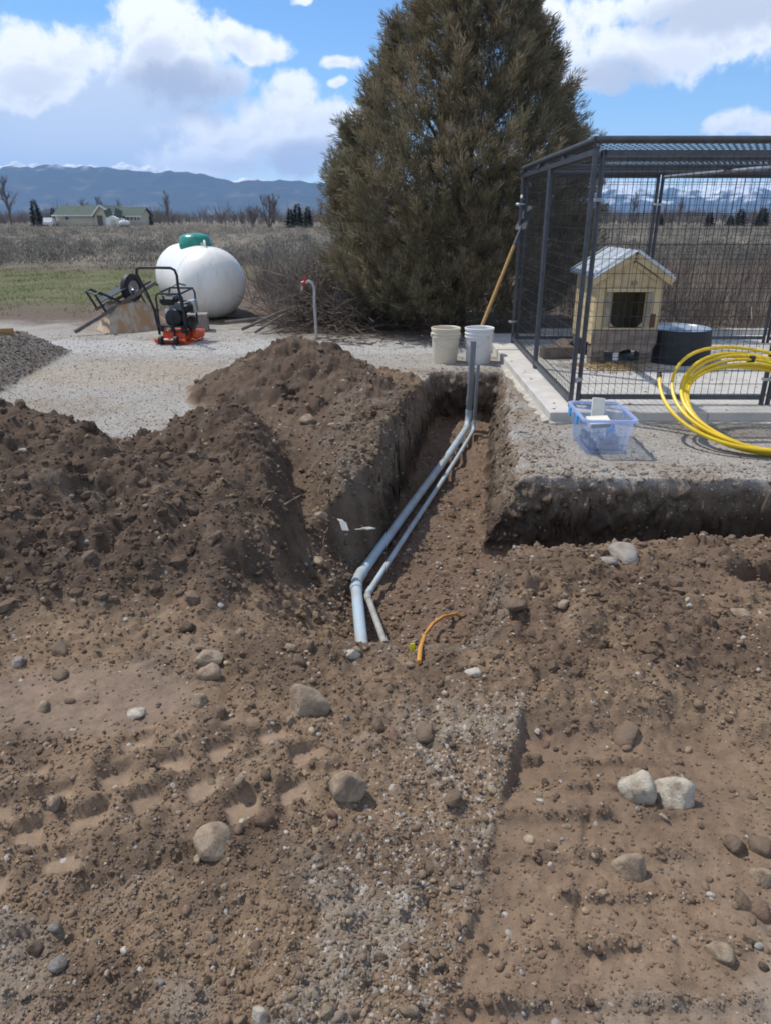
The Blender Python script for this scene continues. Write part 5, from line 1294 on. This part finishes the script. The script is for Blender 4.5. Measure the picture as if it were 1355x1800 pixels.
def stone_mat(name, a, b, dirt=.5, cov=1.45):
    m = bpy.data.materials.new(name); m.use_nodes = True; T = NT(m.node_tree); out = T.n('ShaderNodeOutputMaterial'); bs = T.n('ShaderNodeBsdfPrincipled'); T.l(bs.outputs[0], out.inputs[0])
    tc = T.n('ShaderNodeTexCoord'); oi = T.n('ShaderNodeObjectInfo'); ad = T.n('ShaderNodeVectorMath', operation='ADD'); T.l(tc.outputs['Object'], ad.inputs[0]); T.l(oi.outputs['Location'], ad.inputs[1]); vec = ad.outputs[0]
    c = T.mix(T.noise(vec, 2.2, 5, .6), a, b); c = T.mix(T.m('MULTIPLY', T.ss(T.noise(vec, 1.3, 5, .65), .5-.14*dirt, .66), min(1, dirt*cov)), c, (.205, .145, .098))
    sp = T.ss(T.noise(vec, 13, 4, .7), .3, .75); c = T.mix(T.m('MULTIPLY', sp, .18), c, (.16, .12, .09))
    T.l(c, bs.inputs['Base Color']); bs.inputs['Roughness'].default_value = .85; bs.inputs['Specular IOR Level'].default_value = .25
    bp = T.n('ShaderNodeBump'); bp.inputs['Distance'].default_value = .009; T.l(T.noise(vec, 3.5, 8, .68), bp.inputs['Height']); T.l(bp.outputs[0], bs.inputs['Normal'])
    return m
M_st = dict(tan=stone_mat('tan_stone', (.41, .33, .235), (.29, .225, .155), .62), pale=stone_mat('pale_stone', (.58, .53, .45), (.47, .42, .34), .35), brown=stone_mat('brown_stone', (.19, .135, .095), (.14, .10, .072), .7),
            grey=stone_mat('grey_stone', (.34, .32, .29), (.25, .235, .21), .5), red=stone_mat('reddish_stone', (.26, .155, .11), (.20, .125, .09), .5), dark=stone_mat('dark_clod', (.095, .065, .046), (.075, .052, .038), .6), white=stone_mat('white_stone', (.55, .50, .41), (.45, .39, .30), .55))
SH = {}
def shape(k, sub=3):
    key = (k, sub)
    if key not in SH: SH[key] = np_mesh('rock', *stone_shape(sub, 300+k, 1.0 if k % 2 else .8), True)
    return SH[key]
def ground_at(px, py):
    q = atz(px, py, 0)
    for _ in range(12): q = atz(px, py, hz(q.x, q.y))
    return q
def rock(px, py, w, h, tone, label, k, group=None, name='rock', bury=.42, rz=None, sub=3):
    q = ground_at(px, py+h*.28); t_ = math.hypot(q.y, q.z-CAM_H); s = w/2*t_*1.12/FPX; sz = h/2*t_*1.05/FPX
    o = link(name, shape(k, sub)); o.location = (q.x, q.y+sz*.5, q.z+sz*(1-2*bury)*.9)
    o.scale = (s, s*random.uniform(.8, 1.05), sz*.92); o.rotation_euler = (random.uniform(-.2, .2), random.uniform(-.2, .2), random.uniform(-.5, .5) if rz is None else rz)
    if not o.data.materials: o.data.materials.append(M_st['tan'])
    o.material_slots[0].link = 'OBJECT'; o.material_slots[0].material = M_st[tone]
    tag(o, label, 'clod' if name == 'dirt_clod' else 'rock', group); return o
RK = [(537, 1232, 82, 84, 'tan', 'largest angular tan rock, in front of the lower ends of the conduits', 1), (612, 1387, 62, 66, 'tan', 'round pale tan rock at the middle of the near dirt', 0),
      (1125, 1393, 62, 96, 'white', 'tall whitish rock in the right tyre track, left of the pair', 2), (1193, 1398, 66, 78, 'white', 'white rock with brown stained side, right of the pair in the track', 4),
      (1099, 973, 60, 38, 'grey', 'grey broken lump of concrete on the lip of the right hand trench', 3), (1070, 985, 44, 26, 'grey', 'flat grey concrete chip beside the bigger grey lump on the trench lip', 5),
      (366, 1160, 52, 40, 'tan', 'tan rock at the top of the stacked trio below the big left heap', 0), (364, 1184, 44, 42, 'tan', 'rounded tan rock in the middle of the stacked trio', 2), (348, 1230, 34, 32, 'tan', 'tan rock at the bottom of the stacked trio', 4),
      (378, 1478, 66, 60, 'tan', 'half buried tan rock between tyre prints at lower left', 6), (463, 1437, 32, 50, 'red', 'reddish brown standing rock near the tyre prints', 7), (747, 1290, 48, 32, 'brown', 'dark brown flat stone at the centre below the cable', 3),
      (1268, 1680, 42, 34, 'tan', 'orange tan rock alone at the lower right', 2), (1112, 1530, 56, 62, 'tan', 'pale tan rock pressed into the right tyre track', 4),
      (1298, 1490, 34, 36, 'brown', 'rounded brown rock at the top of the cluster on the right edge', 0), (1338, 1490, 38, 44, 'brown', 'biggest brown rock of the cluster on the right edge', 2), (1345, 1545, 36, 40, 'tan', 'tan rock in the middle of the cluster on the right edge', 4), (1310, 1590, 34, 40, 'brown', 'brown rock low in the cluster on the right edge', 1), (1345, 1605, 36, 46, 'red', 'reddish rock lowest in the cluster on the right edge', 6),
      (103, 1140, 40, 40, 'brown', 'brown angular rock at the foot of the big left heap', 1), (30, 1162, 36, 22, 'grey', 'flat grey brown stone near the left edge of the picture', 4), (100, 1187, 36, 26, 'brown', 'brown stone below the angular rock at the heap foot', 2),
      (541, 733, 30, 28, 'tan', 'tan angular stone on the heap behind the trench', 7), (583, 745, 22, 12, 'tan', 'flat tan stone right of the angular one on the heap', 2), (497, 628, 14, 12, 'tan', 'small tan stone near the crest of the far heap', 0),
      (524, 1160, 28, 28, 'brown', 'dark angular stone above the largest tan rock', 1), (512, 1138, 28, 24, 'tan', 'tan stone leaning above the dark angular one', 5), (545, 1136, 20, 28, 'brown', 'upright dark stone close to the conduit ends', 3),
      (385, 1250, 34, 28, 'brown', 'brown stone right of the stacked trio', 4), (512, 1269, 20, 24, 'tan', 'small egg shaped stone under the largest tan rock', 0), (666, 1275, 24, 34, 'brown', 'upright brown stone right of the largest tan rock', 6), (690, 1296, 28, 28, 'red', 'squarish reddish stone left of the dark flat stone', 1),
      (1016, 1136, 20, 30, 'pale', 'speckled pale oval stone on the right hand dirt bank', 0), (990, 1062, 28, 18, 'tan', 'flat tan stone high on the right hand dirt bank', 3), (1303, 1078, 36, 22, 'tan', 'tan oval stone near the right edge of the dirt bank', 2), (1300, 1150, 38, 36, 'dark', 'dark clod shaped stone on the right hand dirt bank', 1),
      (92, 1636, 22, 26, 'grey', 'small grey stone at the lower left edge', 2), (58, 1672, 24, 28, 'brown', 'brown round stone left of the lower left tyre ruts', 0), (98, 1696, 26, 24, 'grey', 'grey angular pebble near the lower left corner', 7), (88, 1412, 30, 34, 'tan', 'tan stone at the end of the left tyre print', 2),
      (455, 1790, 32, 34, 'pale', 'pale stone at the very bottom of the picture, left one', 4), (578, 1788, 26, 34, 'tan', 'tan stone at the very bottom of the picture, right one', 0), (420, 1374, 26, 22, 'tan', 'tan nugget above the reddish standing rock', 3),
      (830, 1182, 30, 20, 'pale', 'pale flat stone below the orange cable', 2), (620, 1150, 28, 20, 'pale', 'pale rounded stone at the end of the thick conduit', 0), (628, 1475, 18, 28, 'tan', 'slim tan stone standing at the middle bottom', 6), (758, 1525, 34, 24, 'brown', 'brown stone lying on the pale gravel shoulder', 1),
      (795, 1405, 38, 28, 'brown', 'flat brown stone at the edge of the gravel shoulder', 3), (940, 1336, 30, 28, 'brown', 'dark brown stone just right of the rut edge', 4), (555, 985, 28, 18, 'tan', 'tan stone in the gully left of the conduits', 2), (565, 905, 24, 16, 'tan', 'tan oval stone on the pale apron left of the trench', 0),
      (293, 800, 26, 16, 'brown', 'brown oval stone on the saddle of the left heap', 4), (448, 855, 22, 20, 'tan', 'rounded tan stone by the dark gully of the left heap', 0), (80, 853, 30, 16, 'tan', 'tan flat stone high on the big left heap', 2), (240, 1252, 36, 20, 'pale', 'pale crumbly stone on the smooth dirt at left', 5),
      (985, 832, 16, 12, 'tan', 'small tan stone on the gravel in front of the storage bin', 0), (75, 1240, 34, 22, 'tan', 'pale dusty stone sunk in the smooth dirt at far left', 4)]
for i, (px, py, w, h, tone, lab, k) in enumerate(RK): rock(px, py, w, h, tone, lab, k)
for (px, py, w, h, lab, k) in [(30, 830, 42, 34, 'big dark dirt clod near the crest of the big left heap', 1), (55, 960, 26, 22, 'dark clod low on the left heap face at the edge', 3), (330, 1100, 30, 24, 'moist clod at the right foot of the big heap', 5), (1100, 1290, 60, 24, 'long dark slab of clumped soil behind the white rocks', 3), (905, 1060, 36, 26, 'brown clod on the edge of the near trench corner', 7), (1230, 985, 36, 20, 'dark clod on the lip of the right trench', 5), (1190, 1020, 30, 22, 'dark crumbly clod below the grey concrete lump', 1)]:
    rock(px, py, w, h, 'dark' if px < 400 else 'brown', lab, k, name='dirt_clod')

# many more loose stones, alike enough that nothing tells one from another
rg = np.random.default_rng(77)
def scatter_rocks(n, xr, yr, smin, smax, tones, label, group, seed):
    r0 = random.Random(seed); done = 0; tries = 0
    while done < n and tries < n*30:
        tries += 1; x = r0.uniform(*xr); y = r0.uniform(*yr)
        if abs(x) > .54*y+.25: continue
        z, q = terrain(np.array([x]), np.array([y]))
        if q['dirt'][0] < .5 or q['wall'][0] > .3: continue
        s = r0.uniform(smin, smax)*(.7+.3*r0.random()); o = link('stone', shape(r0.randrange(8), 2)); o.location = (x, y, float(z[0])+s*.05)
        o.scale = (s*r0.uniform(.8, 1.3), s*r0.uniform(.7, 1.0), s*r0.uniform(.55, .85)); o.rotation_euler = (r0.uniform(-.4, .4), r0.uniform(-.4, .4), r0.uniform(0, 6.28))
        if not o.data.materials: o.data.materials.append(M_st['tan'])
        o.material_slots[0].link = 'OBJECT'; o.material_slots[0].material = M_st[r0.choice(tones)]
        tag(o, label, 'stone', group); done += 1
scatter_rocks(70, (-1.2, .4), (.9, 2.2), .010, .024, ['tan', 'brown', 'brown', 'tan', 'brown', 'red', 'dark'], 'small loose stone in the churned dirt of the left foreground', 'loose stones of the left foreground', 1)
scatter_rocks(60, (.4, 1.3), (.9, 2.2), .010, .022, ['tan', 'brown', 'brown', 'dark', 'red'], 'small loose stone in or beside the right tyre track', 'loose stones of the right foreground', 2)
scatter_rocks(45, (.45, 1.9), (2.2, 3.0), .012, .024, ['tan', 'brown', 'pale', 'brown'], 'small loose stone on the dirt bank in front of the right trench', 'loose stones on the right bank', 3)
scatter_rocks(55, (-2.0, -.4), (2.1, 4.6), .014, .030, ['tan', 'brown', 'brown', 'dark', 'tan'], 'small loose stone on the big dark dirt heap at left', 'loose stones on the left heap', 4)
scatter_rocks(25, (-.9, .0), (3.4, 6.6), .014, .030, ['tan', 'tan', 'pale', 'brown'], 'small loose stone on the pale spoil beside the trench', 'loose stones beside the trench', 5)
scatter_rocks(20, (.05, .75), (2.6, 6.5), .010, .020, ['tan', 'brown', 'red'], 'small loose stone on the reddish trench floor', 'loose stones in the trench', 6)

# ------------------------------------------------------------------ gravel, crumbs and pebbles nobody could count
def pebble_mat():
    m = bpy.data.materials.new('pebble'); m.use_nodes = True; T = NT(m.node_tree); out = T.n('ShaderNodeOutputMaterial'); b = T.n('ShaderNodeBsdfPrincipled'); T.l(b.outputs[0], out.inputs[0])
    at = T.n('ShaderNodeAttribute', attribute_name='tint').outputs['Color']; tc = T.n('ShaderNodeTexCoord')
    c = T.mix(T.m('MULTIPLY', T.ss(T.noise(tc.outputs['Object'], 90, 4, .65), .35, .7), .55), at, (.15, .105, .072)); T.l(c, b.inputs['Base Color']); b.inputs['Roughness'].default_value = .9; b.inputs['Specular IOR Level'].default_value = .2
    bp = T.n('ShaderNodeBump'); bp.inputs['Distance'].default_value = .003; T.l(T.noise(tc.outputs['Object'], 260, 4, .7), bp.inputs['Height']); T.l(bp.outputs[0], b.inputs['Normal'])
    return m
M_peb = pebble_mat()
BASES = {s: [stone_shape(s, 500+i, 1.0 if i % 3 else .3) for i in range(10)] for s in (1, 2)}
def pebbles(name, X, Y, rad, cols, sub, label, sink=.15, flat=.7, smooth=True):
    Z, q = terrain(X, Y); n = len(X); Vs, Fs, Cs = [], [], []; off = 0; kind = rg.integers(0, 10, n)
    for k in range(10):
        i = np.where(kind == k)[0]
        if not len(i): continue
        V, F = BASES[sub][k]; a = rg.uniform(0, 2*np.pi, len(i)); ti = rg.normal(0, .5, len(i))
        sc = np.stack([rad[i]*rg.uniform(.8, 1.35, len(i)), rad[i]*rg.uniform(.7, 1.05, len(i)), rad[i]*flat*rg.uniform(.7, 1.25, len(i))], 1)
        P = V[None]*sc[:, None]; ct, st_ = np.cos(ti)[:, None], np.sin(ti)[:, None]
        y2 = P[..., 1]*ct-P[..., 2]*st_; z2 = P[..., 1]*st_+P[..., 2]*ct; ca, sa = np.cos(a)[:, None], np.sin(a)[:, None]
        P = np.stack([P[..., 0]*ca-y2*sa+X[i][:, None], P[..., 0]*sa+y2*ca+Y[i][:, None], z2+(Z[i]+rad[i]*sink)[:, None]], -1)
        Vs.append(P.reshape(-1, 3)); Fs.append((F[None]+(off+np.arange(len(i))*len(V))[:, None, None]).reshape(-1, 3)); Cs.append(np.repeat(cols[i], len(V), 0)); off += len(i)*len(V)
    o = link(name, np_mesh(name, np.concatenate(Vs), np.concatenate(Fs), smooth, np.concatenate(Cs)), M_peb); tag(o, label, kind='stuff'); return o
PAL = np.array([(.40, .31, .21), (.33, .26, .19), (.38, .36, .325), (.46, .43, .38), (.24, .15, .105), (.17, .115, .078), (.20, .14, .095), (.27, .26, .245), (.15, .10, .07), (.22, .155, .105)])
def tones(n, p): return PAL[rg.choice(10, n, p=np.array(p)/sum(p))]*rg.uniform(.75, 1.25, (n, 1))
def near_pts(n, y0, y1, pw=2.0):
    y = (y0**(1-pw)+rg.uniform(0, 1, n)*(y1**(1-pw)-y0**(1-pw)))**(1/(1-pw)); x = rg.uniform(-1, 1, n)*(.55*y+.25); return x, y
PD = [.20, .20, .06, .05, .10, .10, .14, .05, .03, .17]; PG = [.12, .14, .22, .22, .05, .04, .05, .14, .02, .02]; PM = [.07, .09, .03, .02, .10, .22, .16, .03, .18, .16]
def clump(x, y, s, f, lo): return fbm(x*f, y*f, 3, s) > lo
# crumbs of soil and pebbles over the dirt
x, y = near_pts(46000, .8, 5.4, 1.6); z, q = terrain(x, y, False)
k = (q['dirt'] > .4) & (q['flat'] < rg.uniform(.1, 1.0, len(x))) & (q['floor'] < rg.uniform(.3, 1.2, len(x))); x, y = x[k], y[k]; q = {a: b[k] for a, b in q.items()}
gcl = np.clip(zone_color(x, y, q)[0], 0, 1)
r = (.0028+.0050*rg.uniform(0, 1, len(x))**2.2)*(.55+.30*y)
own = gcl*rg.uniform(.75, 1.35, (len(x), 1)); st = tones(len(x), PD); pick = (rg.uniform(0, 1, len(x)) < .16)[:, None]
moist = (q['pile']*(x < 0))[:, None] > .5; st = np.where(moist, tones(len(x), PM), st)
pebbles('soil_crumbs', x, y, r, np.where(pick, st, own), 1, 'crumbs of brown soil and grit over the dug dirt', .1, .8, False)
x, y = near_pts(5500, .8, 6.8, 1.8); z, q = terrain(x, y, False); nn_ = fbm(x*2.2, y*2.2, 3, 401)
k = (q['dirt'] > .5) & (q['flat'] < rg.uniform(.1, 1.1, len(x))) & (q['floor'] < rg.uniform(.3, 1.3, len(x))) & (nn_ > rg.uniform(-.45, .45, len(x))); x, y = x[k], y[k]; q = {a: b[k] for a, b in q.items()}
r = (.0050+.0115*rg.uniform(0, 1, len(x))**3.2)*(.62+.22*y); gcl = zone_color(x, y, q)[0]
pick = (rg.uniform(0, 1, len(x)) < .38)[:, None]; moist = (q['pile']*(x < 0))[:, None] > .5
pebbles('pebbles', x, y, r, np.where(pick, np.where(moist, tones(len(x), PM), tones(len(x), PD)), gcl*rg.uniform(.7, 1.25, (len(x), 1))), 2, 'pebbles and clods strewn over the dug dirt', .05)
# pale gravel on the shoulder beside the rut and on the yard
x = rg.uniform(-.5, .5, 3800); y = rg.uniform(.85, 1.85, 3800); z, q = terrain(x, y, False); dd = q['sx']-x
k = (dd > .0) & (dd < .34) & (clump(x, y, 403, 3.5, -.12)) & (rg.uniform(0, 1, len(x)) < sst(dd, .36, .12)); x, y = x[k], y[k]
pebbles('gravel', x, y, .0030+.0060*rg.uniform(0, 1, len(x))**2.4, tones(len(x), [.26, .24, .08, .05, .06, .06, .12, .06, .02, .12]), 1, 'pale loose gravel on the shoulder beside the near rut', .3)
x, y = near_pts(24000, 3.6, 9.8, 1.1); z, q = terrain(x, y, False); k = (q['dirt'] < .6) & (~((x > 1.2) & (y > 5.2))) & (q['heap'] < .1); x, y = x[k], y[k]
pebbles('gravel', x, y, (.0035+.006*rg.uniform(0, 1, len(x))**2)*(.7+.06*y), tones(len(x), [.14, .16, .26, .30, .02, .0, .04, .16, 0, .05]), 1, 'grey white gravel scattered over the yard', .2)
x = rg.uniform(-5.2, -3.2, 5000); y = rg.uniform(5.4, 8.5, 5000); z, q = terrain(x, y, False); k = q['heap'] > .3; x, y = x[k], y[k]
pebbles('gravel', x, y, .008+.008*rg.uniform(0, 1, len(x)), tones(len(x), PG)*.45, 1, 'dark gravel covering the flat topped heap at left', .2)
x, y = near_pts(9000, 2.95, 7.6, 1.3); z, q = terrain(x, y, False); k = ((q['lip'] > .1) | (q['wall'] > .15)) & (x > -.4); x, y = x[k], y[k]
pebbles('gravel', x, y, .006+.009*rg.uniform(0, 1, len(x))**2, tones(len(x), [.15, .16, .12, .10, .1, .12, .1, .1, .05, .1]), 1, 'gravel and small stones along the trench lips and walls', .2)
x, y = near_pts(16000, 2.5, 7.6, 1.25); z, q = terrain(x, y, False); k = ((q['lip'] > .12) | (q['wall'] > .12) | ((q['inside'] > .03) & (q['inside'] < .93)) | ((q['pile'] > .5) & (q['wall'] > .02))) & (x > -1.2) & (rg.uniform(0, 1, len(x)) < np.where(q['wall'] > .12, 1, .35)); x, y = x[k], y[k]; q = {a: b[k] for a, b in q.items()}
pebbles('soil_clods', x, y, .010+.022*rg.uniform(0, 1, len(x))**2.2, zone_color(x, y, q)[0]*rg.uniform(.75, 1.25, (len(x), 1)), 1, 'broken clods of soil along the crumbling trench lips and walls', 0, .85, False)
x, y = near_pts(5200, 2.1, 6.9, 1.3); z, q = terrain(x, y, False); k = (q['pile'] > .5) & (x < .2) & (q['wall'] < .1); x, y = x[k], y[k]; q = {a: b[k] for a, b in q.items()}
pebbles('soil_clods', x, y, .008+.034*rg.uniform(0, 1, len(x))**4.5, zone_color(x, y, q)[0]*rg.uniform(.75, 1.3, (len(x), 1)), 1, 'broken dark clods tumbled over the left spoil heaps', .1, .8, False)
x = rg.uniform(.1, 1.75, 2600); y = rg.uniform(1.95, 3.15, 2600); z, q = terrain(x, y, False); k = (q['floor'] < .5) & (fbm(x*2.5, y*2.5, 3, 405) > rg.uniform(-.5, .35, len(x))); x, y = x[k], y[k]; q = {a: b[k] for a, b in q.items()}
pebbles('soil_clods', x, y, .007+.024*rg.uniform(0, 1, len(x))**3.6, zone_color(x, y, q)[0]*rg.uniform(.7, 1.2, (len(x), 1)), 1, 'loose broken clods on the dirt bank before the right hand trench', .0, .8, False)
# roots and litter
M_root = mat('pale_root', (.34, .27, .19), .85, .3, 20); M_scrap = mat('white_scrap', (.44, .43, .40), .5, .15, 12)
def thin(pts, r, lab, name='root', m=M_root, cat='root'):
    o = MB().tube(pts, r, 5).build(name, m, None, True); tag(o, lab, cat)
def on(px, py, dz=.012): q = ground_at(px, py); return q+Vector((0, 0, dz))
mb = MB()
for seg in ([(597, 918), (603, 927), (608, 938)], [(628, 936), (641, 939), (655, 933)]):
    P = [on(a, b, .015+.012*(i % 2)) for i, (a, b) in enumerate(seg)]
    for i in range(len(P)-1): mb.bar(P[i], P[i+1], .022+.012*(i % 2), .004, up=(.2, .3, 1))
tag(mb.build('plastic_scrap', M_scrap), 'torn crumpled white plastic strip on the spoil left of the conduits', 'plastic scrap')
for (pts, lab) in [([(500, 892), (512, 884), (530, 874)], 'pale root lying across the dark gully'), ([(640, 655), (605, 650), (560, 652)], 'thin twig lying on the far heap crest')]:
    thin([on(a, b, .015) for a, b in pts], .005, lab)
r0 = random.Random(12); mb = MB()
for i in range(70):
    x = r0.uniform(-1.5, 1.7); y = r0.uniform(2.3, 6.9)
    z, q = terrain(np.array([x]), np.array([y]))
    if q['dirt'][0] < .5 or abs(x) > .5*y: continue
    a = r0.uniform(0, 6.28); L = r0.uniform(.04, .14); p = Vector((x, y, float(z[0])+.008)); e = p+Vector((math.cos(a)*L, math.sin(a)*L, 0)); e.z = hz(e.x, e.y)+.012
    mb.tube([p, p.lerp(e, .5)+Vector((0, 0, .012)), e], .0018, 4, False)
tag(mb.build('root_scraps', M_root), 'thin root scraps sticking out of the dirt heaps', kind='stuff')
